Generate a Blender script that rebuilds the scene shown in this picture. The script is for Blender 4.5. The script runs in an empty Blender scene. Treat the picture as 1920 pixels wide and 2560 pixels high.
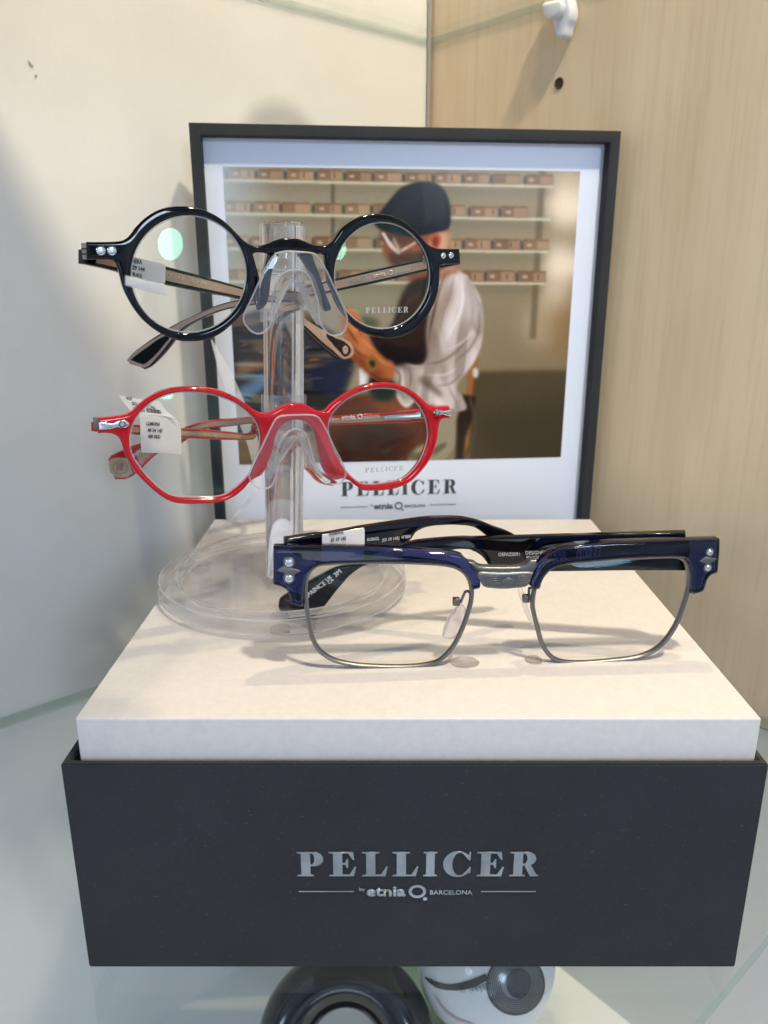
import bpy, bmesh, math, random
import numpy as np
from mathutils import Vector, Matrix
from mathutils.geometry import delaunay_2d_cdt
random.seed(7); rng = np.random.default_rng(7)
S = bpy.context.scene
# ------------------------------------------------------------ camera
F_PX, W_PX, H_PX = 1928.0, 1920.0, 2560.0        # focal length in photo pixels
PITCH = math.radians(16.9)
H = 0.2121                                        # camera height over the glass shelf (metres)
cd = bpy.data.cameras.new('camera'); cam = bpy.data.objects.new('camera', cd)
S.collection.objects.link(cam); S.camera = cam
cam.location = (0, 0, H); cam.rotation_euler = (math.pi/2 - PITCH, 0, 0)
cd.sensor_fit = 'VERTICAL'; cd.sensor_height = 36.0; cd.lens = 36.0*F_PX/H_PX
cd.clip_start = 0.005; cd.clip_end = 50
cd.dof.use_dof = True; cd.dof.focus_distance = 0.262; cd.dof.aperture_fstop = 16.0
S.render.resolution_x = 768; S.render.resolution_y = 1024
# ------------------------------------------------------------ world, lights, exposure
world = bpy.data.worlds.new('World'); S.world = world; world.use_nodes = True
def build_world():
    nt = world.node_tree; nt.nodes.clear()
    o = nt.nodes.new('ShaderNodeOutputWorld'); b = nt.nodes.new('ShaderNodeBackground')
    tc = nt.nodes.new('ShaderNodeTexCoord'); nz = nt.nodes.new('ShaderNodeTexNoise')
    nz.inputs['Scale'].default_value = 3.2; nz.inputs['Detail'].default_value = 3
    r = nt.nodes.new('ShaderNodeValToRGB')
    r.color_ramp.elements[0].position = 0.40; r.color_ramp.elements[0].color = (0.12, 0.145, 0.19, 1)
    r.color_ramp.elements[1].position = 0.62; r.color_ramp.elements[1].color = (0.50, 0.62, 0.86, 1)
    nt.links.new(tc.outputs['Generated'], nz.inputs['Vector']); nt.links.new(nz.outputs['Fac'], r.inputs['Fac'])
    nt.links.new(r.outputs['Color'], b.inputs['Color']); b.inputs['Strength'].default_value = 1.0
    nt.links.new(b.outputs[0], o.inputs['Surface'])
build_world()
def aim(o, tgt):
    o.rotation_euler = (Vector(tgt) - o.location).to_track_quat('-Z', 'Y').to_euler()
def spot(name, loc, tgt, power, col, deg, blend, rad):
    l = bpy.data.lights.new(name, 'SPOT'); l.energy = power; l.color = col; l.spot_size = math.radians(deg)
    l.spot_blend = blend; l.shadow_soft_size = rad
    o = bpy.data.objects.new(name, l); S.collection.objects.link(o); o.location = loc; aim(o, tgt); return o
def area(name, loc, tgt, power, col, sx, sy):
    l = bpy.data.lights.new(name, 'AREA'); l.shape = 'ELLIPSE'; l.size = sx; l.size_y = sy; l.energy = power; l.color = col
    o = bpy.data.objects.new(name, l); S.collection.objects.link(o); o.location = loc; aim(o, tgt); return o
WARM = (1.0, 0.88, 0.70)
spot('cabinet_downlight', (0.26, -0.02, H+0.78), (-0.02, 0.36, H-0.02), 29.0, WARM, 64, 0.35, 0.028)
spot('cabinet_downlight', (0.10, 0.03, H+0.84), (0.06, 0.34, H-0.04), 6.5, (1.0, 0.74, 0.42), 56, 0.6, 0.009)
spot('cabinet_downlight', (0.12, 0.40, H+0.62), (0.08, 0.34, H-0.05), 7.5, (1.0, 0.78, 0.48), 100, 0.7, 0.008)
area('shop_window', (-2.0, -2.6, H+1.0), (0, 0.35, H-0.05), 11.0, (0.62, 0.79, 1.0), 0.8, 0.6)
area('shop_window', (1.4, -3.3, H+0.9), (0, 0.35, H-0.05), 32.0, (0.66, 0.82, 1.0), 0.7, 0.9)
area('shop_window', (-0.2, -3.2, H-0.5), (0, 0.35, H-0.05), 4.0, (0.70, 0.84, 1.0), 1.6, 0.5)
S.view_settings.view_transform = 'Standard'; S.view_settings.look = 'None'
S.view_settings.exposure = 0.0; S.view_settings.gamma = 1.0
S.cycles.max_bounces = 14; S.cycles.transmission_bounces = 12; S.cycles.transparent_max_bounces = 40
S.cycles.glossy_bounces = 6; S.cycles.diffuse_bounces = 4
S.cycles.sample_clamp_indirect = 4.0; S.cycles.caustics_refractive = True; S.cycles.caustics_reflective = False
S.cycles.blur_glossy = 0.5

# ------------------------------------------------------------ reading positions
CROP = dict(A=(180,480,3.318), B=(620,480,2.765), C=(220,920,3.318), D=(620,920,2.765), E=(640,1280,2.765),
            F=(1180,1280,2.5136), H=(600,620,5.53), J=(600,1020,5.53), K=(1100,1300,4.1475), P=(550,400,1.8433),
            L=(180,560,5.53), M=(380,820,2.91), G=(600,2380,1.8433), N=(700,2080,2.37), Q=(1000,0,1.8033), S=(0,0,1))
def px(c, x, y):
    a, b, s = CROP[c]; return (a + x/s, b + y/s)
def pts(c, lst):
    return [px(c, p[0], p[1]) + ((1,) if len(p) > 2 else ()) for p in lst]
def ray(p):
    u = (p[0]-960)/F_PX; v = (1280-p[1])/F_PX
    return Vector((u, math.cos(PITCH)+v*math.sin(PITCH), -math.sin(PITCH)+v*math.cos(PITCH)))
class Plane:
    """upright plane: origin, horizontal direction d (degrees from x), u along d, v up, w towards the viewer"""
    def __init__(s, o, deg, lean=0):
        s.o = Vector(o); a = math.radians(deg)
        s.d = Vector((math.cos(a), math.sin(a), 0)); n0 = s.d.cross(Vector((0,0,1)))
        l = math.radians(lean)                    # lean > 0: top tilts away
        s.z = Vector((0,0,1))*math.cos(l) - n0*math.sin(l); s.n = s.d.cross(s.z)
    def un(s, p, w=0):
        r = ray(p); c = Vector((0,0,H)); o = s.o + s.n*w
        t = (o-c).dot(s.n)/r.dot(s.n); q = c + r*t - o
        return (q.dot(s.d), q.dot(s.z))
    def at(s, u, v, w=0): return s.o + s.d*u + s.z*v + s.n*w
    def off(s, w):
        q = Plane.__new__(Plane); q.o = s.o + s.n*w; q.d, q.z, q.n = s.d, s.z, s.n; return q
def at_z(p, z):
    r = ray(p); t = (z-H)/r.z; return Vector((0,0,H)) + r*t
def at_y(p, y):
    r = ray(p); return Vector((0,0,H)) + r*(y/r.y)
def smooth(P, n=6, closed=True):
    """Catmull-Rom through the points; a third entry marks a sharp corner"""
    out = []; N = len(P); C = [len(p) > 2 for p in P]; V = [np.array(p[:2], float) for p in P]
    for i in range(N if closed else N-1):
        a, b = V[i], V[(i+1) % N]
        pa = V[(i-1) % N] if (closed or i > 0) else a
        nb = V[(i+2) % N] if (closed or i < N-2) else b
        L = np.linalg.norm(b-a); 
        ta = (b-pa)/max(np.linalg.norm(b-pa),1e-9)*L if not C[i] else (b-a)*0.6
        tb = (nb-a)/max(np.linalg.norm(nb-a),1e-9)*L if not C[(i+1) % N] else (b-a)*0.6
        for k in range(n):
            t = k/n
            out.append(tuple((2*t**3-3*t**2+1)*a + (t**3-2*t**2+t)*ta + (-2*t**3+3*t**2)*b + (t**3-t**2)*tb))
    if not closed: out.append(tuple(V[-1]))
    return out
def resample(P, n):
    V = np.array(P, float); d = np.r_[0, np.cumsum(np.linalg.norm(np.diff(V, axis=0), axis=1))]
    t = np.linspace(0, d[-1], n); return np.c_[np.interp(t, d, V[:,0]), np.interp(t, d, V[:,1])]

# ------------------------------------------------------------ object helpers
def wl(o):
    v = Vector((0,0,0))
    while o is not None: v += o.location; o = o.parent
    return v
def thing(name, label, cat, loc, group=None):
    o = bpy.data.objects.new(name, None); o.empty_display_size = 0.01; S.collection.objects.link(o); o.location = loc
    o['label'] = label; o['category'] = cat
    if group: o['group'] = group
    return o
def tag(o, label, cat, group=None):
    o['label'] = label; o['category'] = cat
    if group: o['group'] = group
    return o
def obj(name, me, m, parent=None, loc=None, smooth_deg=35):
    """me holds WORLD coordinates; the object gets its parent's origin (or loc)"""
    o = bpy.data.objects.new(name, me); S.collection.objects.link(o)
    if parent is not None: o.parent = parent
    if loc is not None: o.location = loc
    me.transform(Matrix.Translation(-wl(o)))
    if m is not None: me.materials.clear(); me.materials.append(m)
    if smooth_deg:
        me.polygons.foreach_set('use_smooth', [True]*len(me.polygons)); me.update()
        try: me.set_sharp_from_angle(angle=math.radians(smooth_deg))
        except Exception: pass
    return o
def from_bm(bm, name='m'):
    bmesh.ops.recalc_face_normals(bm, faces=bm.faces)
    me = bpy.data.meshes.new(name); bm.to_mesh(me); bm.free(); return me
def curve_mesh(loops, w0, w1, plane, bevel=0.0, fill=True, grow=0.0):
    """loops of (u,v) metres on the plane -> bevelled plate between depths w0..w1"""
    K = 1000.0
    c = bpy.data.curves.new('c', 'CURVE'); c.dimensions = '2D'; c.fill_mode = 'BOTH' if fill else 'NONE'
    b = bevel*K; c.bevel_depth = b; c.offset = -b + grow*K; c.bevel_resolution = 2
    c.extrude = max((w1-w0)*K/2 - b, 1e-4)
    for L in loops:
        q = [L[0]]
        for p in L[1:]:
            if math.dist(p, q[-1]) > 4e-5: q.append(p)
        s = c.splines.new('POLY'); s.points.add(len(q)-1)
        for i, p in enumerate(q): s.points[i].co = (p[0]*K, p[1]*K, 0, 1)
        s.use_cyclic_u = True
    o = bpy.data.objects.new('t', c); S.collection.objects.link(o)
    dg = bpy.context.evaluated_depsgraph_get(); dg.update()
    me = bpy.data.meshes.new_from_object(o.evaluated_get(dg)); bpy.data.objects.remove(o); bpy.data.curves.remove(c)
    bm = bmesh.new(); bm.from_mesh(me); bmesh.ops.remove_doubles(bm, verts=bm.verts, dist=1e-3)
    wm = (w0+w1)/2
    for v in bm.verts: v.co = plane.at(v.co.x/K, v.co.y/K, v.co.z/K + wm)
    bmesh.ops.recalc_face_normals(bm, faces=bm.faces); bm.to_mesh(me); bm.free(); return me
def plate(name, plane, loops_px, w0, w1, bevel, m, parent, n=6, wt=0.0, sharp=35):
    L = [[plane.un(p, wt) for p in smooth(l, n)] for l in loops_px]
    return obj(name, curve_mesh(L, w0, w1, plane, bevel), m, parent, smooth_deg=sharp)
def box_bm(bm, lo, hi, bev=0):
    r = bmesh.ops.create_cube(bm, size=1)
    for v in r['verts']:
        v.co = Vector([(lo[i]+hi[i])/2 + v.co[i]*(hi[i]-lo[i]) for i in range(3)])
    if bev:
        es = list({e for v in r['verts'] for e in v.link_edges})
        bmesh.ops.bevel(bm, geom=es, offset=bev, segments=3, affect='EDGES', profile=0.5)
def box(name, lo, hi, m, parent=None, bev=0, loc=None):
    bm = bmesh.new(); box_bm(bm, lo, hi, bev); return obj(name, from_bm(bm), m, parent, loc)
def lathe(profile, segs=72):
    """profile of (r,z) -> bmesh around z"""
    bm = bmesh.new(); rings = []
    for r, z in profile:
        if r < 1e-7: rings.append([bm.verts.new((0,0,z))])
        else: rings.append([bm.verts.new((r*math.cos(2*math.pi*k/segs), r*math.sin(2*math.pi*k/segs), z)) for k in range(segs)])
    for a, b in zip(rings, rings[1:]):
        for k in range(segs):
            k2 = (k+1) % segs
            if len(a) == 1 and len(b) == 1: continue
            if len(a) == 1: bm.faces.new((a[0], b[k], b[k2]))
            elif len(b) == 1: bm.faces.new((a[k], a[k2], b[0]))
            else: bm.faces.new((a[k], a[k2], b[k2], b[k]))
    return bm
def lathe_obj(name, profile, mat4, m, parent, segs=72, sharp=35):
    bm = lathe(profile, segs); bm.transform(mat4); return obj(name, from_bm(bm), m, parent, smooth_deg=sharp)
def tube_bm(bm, P, r, segs=10, closed=False, flat=None):
    P = [Vector(p) for p in P]; N = len(P); rings = []; up = Vector((0,0,1))
    for i, p in enumerate(P):
        a = P[(i-1) % N] if (closed or i) else P[0]; b = P[(i+1) % N] if (closed or i < N-1) else P[-1]
        t = (b-a).normalized()
        if flat is not None: n1 = flat.normalized(); n2 = t.cross(n1).normalized()
        else:
            n1 = up - t*up.dot(t)
            if n1.length < 1e-3: n1 = Vector((1,0,0)) - t*t.x
            n1.normalize(); n2 = t.cross(n1); up = n1
        rr = r if isinstance(r, (tuple, list)) else (r, r)
        rings.append([bm.verts.new(p + n1*rr[0]*math.cos(2*math.pi*k/segs) + n2*rr[1]*math.sin(2*math.pi*k/segs)) for k in range(segs)])
    for i in range(N if closed else N-1):
        a, b = rings[i], rings[(i+1) % N]
        for k in range(segs): bm.faces.new((a[k], a[(k+1) % segs], b[(k+1) % segs], b[k]))
    if not closed: bm.faces.new(rings[0]); bm.faces.new(list(reversed(rings[-1])))
def tube(name, P, r, m, parent, **k):
    bm = bmesh.new(); tube_bm(bm, P, r, **k); return obj(name, from_bm(bm), m, parent, smooth_deg=60)

# ------------------------------------------------------------ materials
def mat(name, col=(0.8,0.8,0.8), rough=0.5, metal=0.0, coat=0.0, trans=0.0, ior=1.5, spec=0.5, sheen=0.0):
    m = bpy.data.materials.new(name); m.use_nodes = True; b = m.node_tree.nodes['Principled BSDF']
    b.inputs['Base Color'].default_value = (*col, 1); b.inputs['Roughness'].default_value = rough
    b.inputs['Metallic'].default_value = metal; b.inputs['Coat Weight'].default_value = coat
    b.inputs['Coat Roughness'].default_value = 0.05
    b.inputs['Transmission Weight'].default_value = trans; b.inputs['IOR'].default_value = ior
    b.inputs['Specular IOR Level'].default_value = spec; b.inputs['Sheen Weight'].default_value = sheen
    return m
def nodes(m): return m.node_tree.nodes, m.node_tree.links, m.node_tree.nodes['Principled BSDF']
def coords(m, scale=(1,1,1)):
    n, l, _ = nodes(m); tc = n.new('ShaderNodeTexCoord'); mp = n.new('ShaderNodeMapping')
    mp.inputs['Scale'].default_value = scale; l.new(tc.outputs['Object'], mp.inputs['Vector']); return mp.outputs['Vector']
def noise(m, vec, scale, detail=4, rough=0.6):
    n, l, _ = nodes(m); t = n.new('ShaderNodeTexNoise'); t.inputs['Scale'].default_value = scale
    t.inputs['Detail'].default_value = detail; t.inputs['Roughness'].default_value = rough; l.new(vec, t.inputs['Vector']); return t.outputs['Fac']
def ramp(m, fac, stops):
    n, l, _ = nodes(m); r = n.new('ShaderNodeValToRGB'); e = r.color_ramp.elements
    while len(e) < len(stops): e.new(0.5)
    for k, (p, c) in enumerate(stops): e[k].position = p; e[k].color = (*c, 1)
    l.new(fac, r.inputs['Fac']); return r.outputs['Color']
def mixc(m, a, b, fac, mode='MIX'):
    n, l, _ = nodes(m); x = n.new('ShaderNodeMix'); x.data_type = 'RGBA'; x.blend_type = mode
    for s, v in ((x.inputs[6], a), (x.inputs[7], b), (x.inputs[0], fac)):
        if hasattr(v, 'links') or hasattr(v, 'is_output'): l.new(v, s)
        else: s.default_value = (*v, 1) if isinstance(v, tuple) else v
    return x.outputs[2]
def bump(m, h, strength, dist):
    n, l, b = nodes(m); k = n.new('ShaderNodeBump'); k.inputs['Strength'].default_value = strength
    k.inputs['Distance'].default_value = dist; l.new(h, k.inputs['Height']); l.new(k.outputs['Normal'], b.inputs['Normal'])
def setcol(m, c): n, l, b = nodes(m); l.new(c, b.inputs['Base Color'])

M = {}
# painted wall: faint trowel marks, a few scuffs
m = M['wall'] = mat('painted_wall', (0.72,0.71,0.67), 0.6)
v = coords(m); a = noise(m, v, 9, 5); b_ = noise(m, v, 130, 4)
setcol(m, ramp(m, a, [(0.3,(0.68,0.67,0.63)),(0.7,(0.76,0.75,0.71))]))
bump(m, mixc(m, a, b_, 0.35), 0.25, 0.002)
# pale maple veneer: stretched vertical grain
m = M['wood'] = mat('maple_veneer', (0.6,0.46,0.3), 0.42)
v1 = coords(m, (1,1,0.07)); v2 = coords(m, (1,1,0.035)); g1 = noise(m, v1, 55, 6, 0.65); g2 = noise(m, v2, 260, 5, 0.7); g3 = noise(m, coords(m,(1,1,.3)), 16, 4)
c1 = ramp(m, g1, [(0.28,(0.73,0.585,0.39)),(0.5,(0.78,0.635,0.435)),(0.75,(0.81,0.675,0.485))])
c2 = ramp(m, g2, [(0.36,(0.88,0.83,0.76)),(0.5,(1,1,1))])
c3 = ramp(m, g3, [(0.35,(0.90,0.87,0.85)),(0.65,(1,1,1))])
setcol(m, mixc(m, mixc(m, c1, c2, 0.55, 'MULTIPLY'), c3, 0.9, 'MULTIPLY')); bump(m, g2, 0.08, 0.0005)
# charcoal textured paper with pale fibres
def paper(name, base, fleck, fine=0.5, rough=0.75, amt=0.5):
    m = mat(name, base, rough, spec=0.3); v = coords(m, (1,1,1)); a = noise(m, v, 35, 4)
    f = noise(m, coords(m, (1,2.5,3.2)), 650, 2, 0.5)
    lo = tuple(x*0.86 for x in base); hi = tuple(x*1.14 for x in base)
    c = ramp(m, a, [(0.3,lo),(0.7,hi)])
    fk = ramp(m, f, [(0.66,(0,0,0)),(0.76,(1,1,1))])
    n, l, _ = nodes(m); mt = n.new('ShaderNodeMath'); mt.operation = 'MULTIPLY'; mt.inputs[1].default_value = amt
    l.new(fk, mt.inputs[0]); setcol(m, mixc(m, c, fleck, mt.outputs[0]))
    bump(m, noise(m, v, 900, 3), 0.25, 0.0002); return m
M['charcoal'] = paper('charcoal_paper', (0.0275,0.0295,0.0325), (0.17,0.175,0.19), amt=0.4)
m = M['pearl'] = mat('pearl_paper', (0.66,0.635,0.615), 0.5, spec=0.35)
setcol(m, ramp(m, noise(m, coords(m), 420, 3, .6), [(0.3,(0.640,0.612,0.595)),(0.7,(0.690,0.662,0.645))])); bump(m, noise(m, coords(m), 900, 3), 0.22, 0.0002)
M['foil'] = mat('silver_foil', (0.50,0.53,0.56), 0.30, metal=0.9)
m = M['foil']; setcol(m, ramp(m, noise(m, coords(m), 60, 3), [(0.35,(0.36,0.38,0.41)),(0.7,(0.62,0.66,0.70))])); bump(m, noise(m, coords(m), 1500, 2), 0.3, 0.0001)
M['mount'] = mat('mount_card', (0.80,0.85,0.97), 0.35, spec=0.5)
M['ink'] = mat('dark_ink', (0.05,0.055,0.06), 0.5)
M['ink2'] = mat('grey_ink', (0.16,0.17,0.19), 0.5)
M['black'] = mat('black_acetate', (0.002,0.002,0.003), 0.06, coat=0.0, spec=0.45)
M['beige'] = mat('beige_acetate', (0.46,0.31,0.235), 0.28, coat=0.3)
M['tan'] = mat('tan_acetate', (0.42,0.29,0.16), 0.25, coat=0.3)
m = M['red'] = mat('red_acetate', (0.50,0.004,0.011), 0.08, coat=0.2); m.node_tree.nodes['Principled BSDF'].inputs['Subsurface Weight'].default_value = 0.12
m.node_tree.nodes['Principled BSDF'].inputs['Subsurface Radius'].default_value = (0.004,0.0006,0.0006)
M['blue'] = mat('translucent_blue_acetate', (0.10,0.12,0.42), 0.03, trans=1.0, ior=1.49)
m = M['blue']; n, l, b = nodes(m)
va = n.new('ShaderNodeVolumeAbsorption'); va.inputs['Color'].default_value = (0.09,0.17,0.52,1); va.inputs['Density'].default_value = 620
l.new(va.outputs[0], n['Material Output'].inputs['Volume']); b.inputs['Base Color'].default_value = (0.60,0.68,0.93,1)
M['gunmetal'] = mat('gunmetal', (0.20,0.195,0.185), 0.34, metal=0.9)
M['steel'] = mat('polished_steel', (0.80,0.82,0.82), 0.18, metal=1.0)
M['gold'] = mat('gold_print', (0.75,0.66,0.50), 0.35, metal=0.4)
M['whiteprint'] = mat('white_print', (0.75,0.75,0.78), 0.45)
M['sticker'] = mat('sticker_paper', (0.80,0.78,0.76), 0.55)
M['plastic'] = mat('white_plastic', (0.74,0.77,0.80), 0.3, coat=0.2)
M['hole'] = mat('hole_shade', (0.045,0.022,0.010), 0.9)
def clear(name, tint, gloss_tint, ior, body=0.0, body_col=(0.9,0.9,0.9), rough=0.02, gain=1.0):
    m = bpy.data.materials.new(name); m.use_nodes = True; n = m.node_tree.nodes; l = m.node_tree.links; n.clear()
    o = n.new('ShaderNodeOutputMaterial'); t = n.new('ShaderNodeBsdfTransparent'); g = n.new('ShaderNodeBsdfGlossy')
    f = n.new('ShaderNodeFresnel'); f.inputs['IOR'].default_value = ior; x = n.new('ShaderNodeMixShader')
    mm = n.new('ShaderNodeMath'); mm.operation = 'MULTIPLY'; mm.inputs[1].default_value = gain; mm.use_clamp = True; l.new(f.outputs[0], mm.inputs[0])
    t.inputs['Color'].default_value = (*tint, 1); g.inputs['Color'].default_value = (*gloss_tint, 1); g.inputs['Roughness'].default_value = rough
    ge = n.new('ShaderNodeNewGeometry'); ix = n.new('ShaderNodeMix'); ix.data_type = 'FLOAT'   # same fresnel seen from inside the thin sheet
    ix.inputs[2].default_value = ior; ix.inputs[3].default_value = 1/ior; l.new(ge.outputs['Backfacing'], ix.inputs[0]); l.new(ix.outputs[0], f.inputs['IOR'])
    l.new(mm.outputs[0], x.inputs[0]); l.new(t.outputs[0], x.inputs[1]); l.new(g.outputs[0], x.inputs[2]); last = x.outputs[0]
    if body:
        d = n.new('ShaderNodeBsdfDiffuse'); d.inputs['Color'].default_value = (*body_col, 1)
        y = n.new('ShaderNodeMixShader'); y.inputs[0].default_value = body; l.new(last, y.inputs[1]); l.new(d.outputs[0], y.inputs[2]); last = y.outputs[0]
    l.new(last, o.inputs['Surface']); return m
M['lens'] = clear('coated_lens', (0.985,0.985,0.98), (0.45,1.0,0.62), 1.38, gain=0.75)
M['lens_plain'] = clear('clear_lens', (0.985,0.985,0.98), (0.6,0.85,1.0), 1.38, gain=0.3)
M['demo'] = clear('etched_print', (0.8,0.8,0.8), (1,1,1), 1.5, body=0.35, body_col=(0.8,0.8,0.8))
M['clear'] = clear('clear_plastic', (0.975,0.975,0.98), (1,1,1), 1.49, body=0.015)
M['edge'] = clear('clear_plastic_edge', (0.93,0.94,0.95), (1,1,1), 1.49, body=0.28, body_col=(0.86,0.86,0.88))
M['film'] = clear('clear_film', (0.97,0.97,0.98), (1,1,1), 1.49, body=0.42, body_col=(0.92,0.93,0.97), rough=0.15)
M['shelf'] = clear('shelf_glass', (0.975,0.99,0.982), (1,1,1), 1.5)
M['shelf_edge'] = clear('shelf_glass_edge', (0.74,0.82,0.79), (0.9,1,0.95), 1.5, body=0.25, body_col=(0.42,0.48,0.46))
def glass(name, tint=(1,1,1), ior=1.49, thru=0.3, body=0.0):
    m = bpy.data.materials.new(name); m.use_nodes = True; n = m.node_tree.nodes; l = m.node_tree.links; n.clear()
    o = n.new('ShaderNodeOutputMaterial'); t = n.new('ShaderNodeBsdfTransparent'); g = n.new('ShaderNodeBsdfGlass')
    g.inputs['IOR'].default_value = ior; g.inputs['Roughness'].default_value = 0.0; g.inputs['Color'].default_value = (*tint,1)
    x = n.new('ShaderNodeMixShader'); x.inputs[0].default_value = thru; l.new(g.outputs[0], x.inputs[1]); l.new(t.outputs[0], x.inputs[2]); last = x.outputs[0]
    if body:
        d = n.new('ShaderNodeBsdfDiffuse'); d.inputs['Color'].default_value = (0.9,0.9,0.92,1)
        y = n.new('ShaderNodeMixShader'); y.inputs[0].default_value = body; l.new(last, y.inputs[1]); l.new(d.outputs[0], y.inputs[2]); last = y.outputs[0]
    l.new(last, o.inputs['Surface']); return m
M['acrylic'] = glass('clear_acrylic', (1.0,1.0,1.0), 1.49, 0.25, 0.0)
M['base'] = glass('clear_acrylic_base', (0.995,0.995,1.0), 1.49, 0.66, 0.035)
M['pad'] = glass('clear_silicone', (0.99,0.96,1.0), 1.41, 0.4, 0.08)
M['dot'] = glass('clear_dot', (0.99,0.98,0.97), 1.45, 0.55, 0.0)
M['ceramic_black'] = mat('black_glazed_ceramic', (0.008,0.008,0.009), 0.12, coat=0.6)
M['ceramic_white'] = mat('white_glazed_ceramic', (0.66,0.68,0.70), 0.2, coat=0.4)
M['green'] = mat('pale_green', (0.33,0.42,0.26), 0.5)

# ------------------------------------------------------------ lettering
def arc(cx, cy, rx, ry, a0, a1, n=14):
    return [(cx+rx*math.cos(math.radians(a0+(a1-a0)*k/n)), cy+ry*math.sin(math.radians(a0+(a1-a0)*k/n))) for k in range(n+1)]
GL = {
 'E': (1.12, [[(0,0),(1.02,0),(1.12,.38),(1.06,.38),(.84,.06),(.55,.06),(.55,.48),(.66,.48),(.74,.34),(.79,.34),(.79,.70),(.74,.70),(.66,.54),(.55,.54),(.55,.94),(.80,.94),(.98,.68),(1.04,.68),(1.0,1),(0,1),(0,.955),(.17,.93),(.17,.07),(0,.045)]]),
 'L': (1.05, [[(0,0),(.96,0),(1.06,.40),(1.0,.40),(.78,.06),(.55,.06),(.55,.93),(.72,.955),(.72,1),(0,1),(0,.955),(.17,.93),(.17,.07),(0,.045)]]),
 'I': (.57, [[(0,0),(.57,0),(.57,.045),(.46,.07),(.46,.93),(.57,.955),(.57,1),(0,1),(0,.955),(.11,.93),(.11,.07),(0,.045)]]),
 'P': (1.08, [[(0,0),(.66,0),(.66,.045),(.54,.07),(.54,.42),(.70,.42)]+arc(.70,.71,.38,.29,-88,88)+[(.70,1),(0,1),(0,.955),(.16,.93),(.16,.07),(0,.045)],
              [(.54,.475),(.58,.475)]+arc(.58,.71,.13,.235,-85,85)+[(.54,.945)]]),
 'R': (1.19, [[(0,0),(.64,0),(.64,.045),(.53,.07),(.53,.45),(.60,.45),(.86,0),(1.19,0),(1.19,.045),(1.12,.06),(.86,.47)]+arc(.70,.72,.37,.28,-50,88)+[(.68,1),(0,1),(0,.955),(.16,.93),(.16,.07),(0,.045)],
              [(.53,.505),(.57,.505)]+arc(.57,.725,.14,.22,-85,85)+[(.53,.945)]]),
 'C': (1.15, [arc(.60,.5,.60,.53,42,318,30)+[(1.12,.12),(1.15,.38),(1.10,.38)]+arc(.68,.5,.30,.47,-52,-308,26)+[(1.06,.66),(1.12,.66),(1.13,.98),(1.08,1.0)]]),
}
POS = dict(zip(range(8), (0,1.31,2.67,3.93,5.2,6.01,7.4,8.755)))
def serif(name, plane, u0, v0, width, height, m, parent, w=0.0003, thick=0.0002, grow=0.0):
    loops = []; s = width/9.945
    for k, ch in enumerate('PELLICER'):
        for lp in GL[ch][1]: loops.append([(u0+(POS[k]+x)*s, v0+y*height) for x, y in lp])
    return obj(name, curve_mesh(loops, w-thick, w, plane, 0, grow=grow*height), m, parent, smooth_deg=None)
def text(name, plane, s, p0, p1, m, parent, h=None, w=0.0003, thick=0.00012, bold=0.0, un=True, kx=1.0):
    """text whose baseline runs from photo point p0 to p1 on the plane; h = cap height in metres"""
    a = plane.un(p0, w) if un else p0; b = plane.un(p1, w) if un else p1
    c = bpy.data.curves.new('t', 'FONT'); c.body = s; c.size = 10; c.extrude = 0.0; c.offset = bold; c.resolution_u = 3
    o = bpy.data.objects.new('t', c); S.collection.objects.link(o)
    dg = bpy.context.evaluated_depsgraph_get(); dg.update()
    me = bpy.data.meshes.new_from_object(o.evaluated_get(dg)); bpy.data.objects.remove(o); bpy.data.curves.remove(c)
    co = np.array([v.co[:] for v in me.vertices]); x0, x1 = co[:,0].min(), co[:,0].max(); capy = 7.29*0.98
    L = math.dist(a, b); sx = L/(x1-x0); sy = (h/capy) if h else sx
    ex = np.array([b[0]-a[0], b[1]-a[1]])/L; ey = np.array([-ex[1], ex[0]])
    bm = bmesh.new(); bm.from_mesh(me)
    r = bmesh.ops.extrude_face_region(bm, geom=list(bm.faces)); top = {g for g in r['geom'] if isinstance(g, bmesh.types.BMVert)}
    for vv in bm.verts:
        q = np.array(a) + ex*(vv.co.x-x0)*sx + ey*vv.co.y*sy
        vv.co = plane.at(q[0], q[1], w if vv in top else w-thick)
    bmesh.ops.recalc_face_normals(bm, faces=bm.faces); bm.to_mesh(me); bm.free()
    return obj(name, me, m, parent, smooth_deg=None)
def logo(plane, u0, v0, wd, m, parent, w=0.0003):
    """rules, 'by etnia', ring with dot, BARCELONA; u0..u0+wd is the width of the whole line, v0 its middle"""
    s = wd/1425.0; t = lambda name, st, x0, x1, y, h, b: text(name, plane, st, (u0+x0*s, v0+y*s), (u0+x1*s, v0+y*s), m, parent, h=h*s, w=w, un=False, bold=b)
    for x0, x1 in ((0,330),(1092,1420)):
        obj('rule', curve_mesh([[(u0+x0*s,v0-3*s),(u0+x1*s,v0-3*s),(u0+x1*s,v0+3*s),(u0+x0*s,v0+3*s)]], w-.0002, w, plane), m, parent)
    t('lettering', 'by', 362, 396, 6, 22, 0.05); t('lettering', 'etnia', 405, 640, -32, 72, 0.32); t('lettering', 'BARCELONA', 785, 1040, -22, 32, 0.12)
    r0 = [(u0+710*s+52*s*math.cos(a), v0+0*s+48*s*math.sin(a)) for a in np.linspace(0, 2*math.pi, 40)[:-1]]
    r1 = [(u0+710*s+34*s*math.cos(a), v0+0*s+31*s*math.sin(a)) for a in np.linspace(0, 2*math.pi, 40)[:-1]]
    dt = [(u0+757*s+13*s*math.cos(a), v0-54*s+12*s*math.sin(a)) for a in np.linspace(0, 2*math.pi, 20)[:-1]]
    obj('emblem', curve_mesh([r0, r1, dt], w-.0002, w, plane), m, parent)

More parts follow.
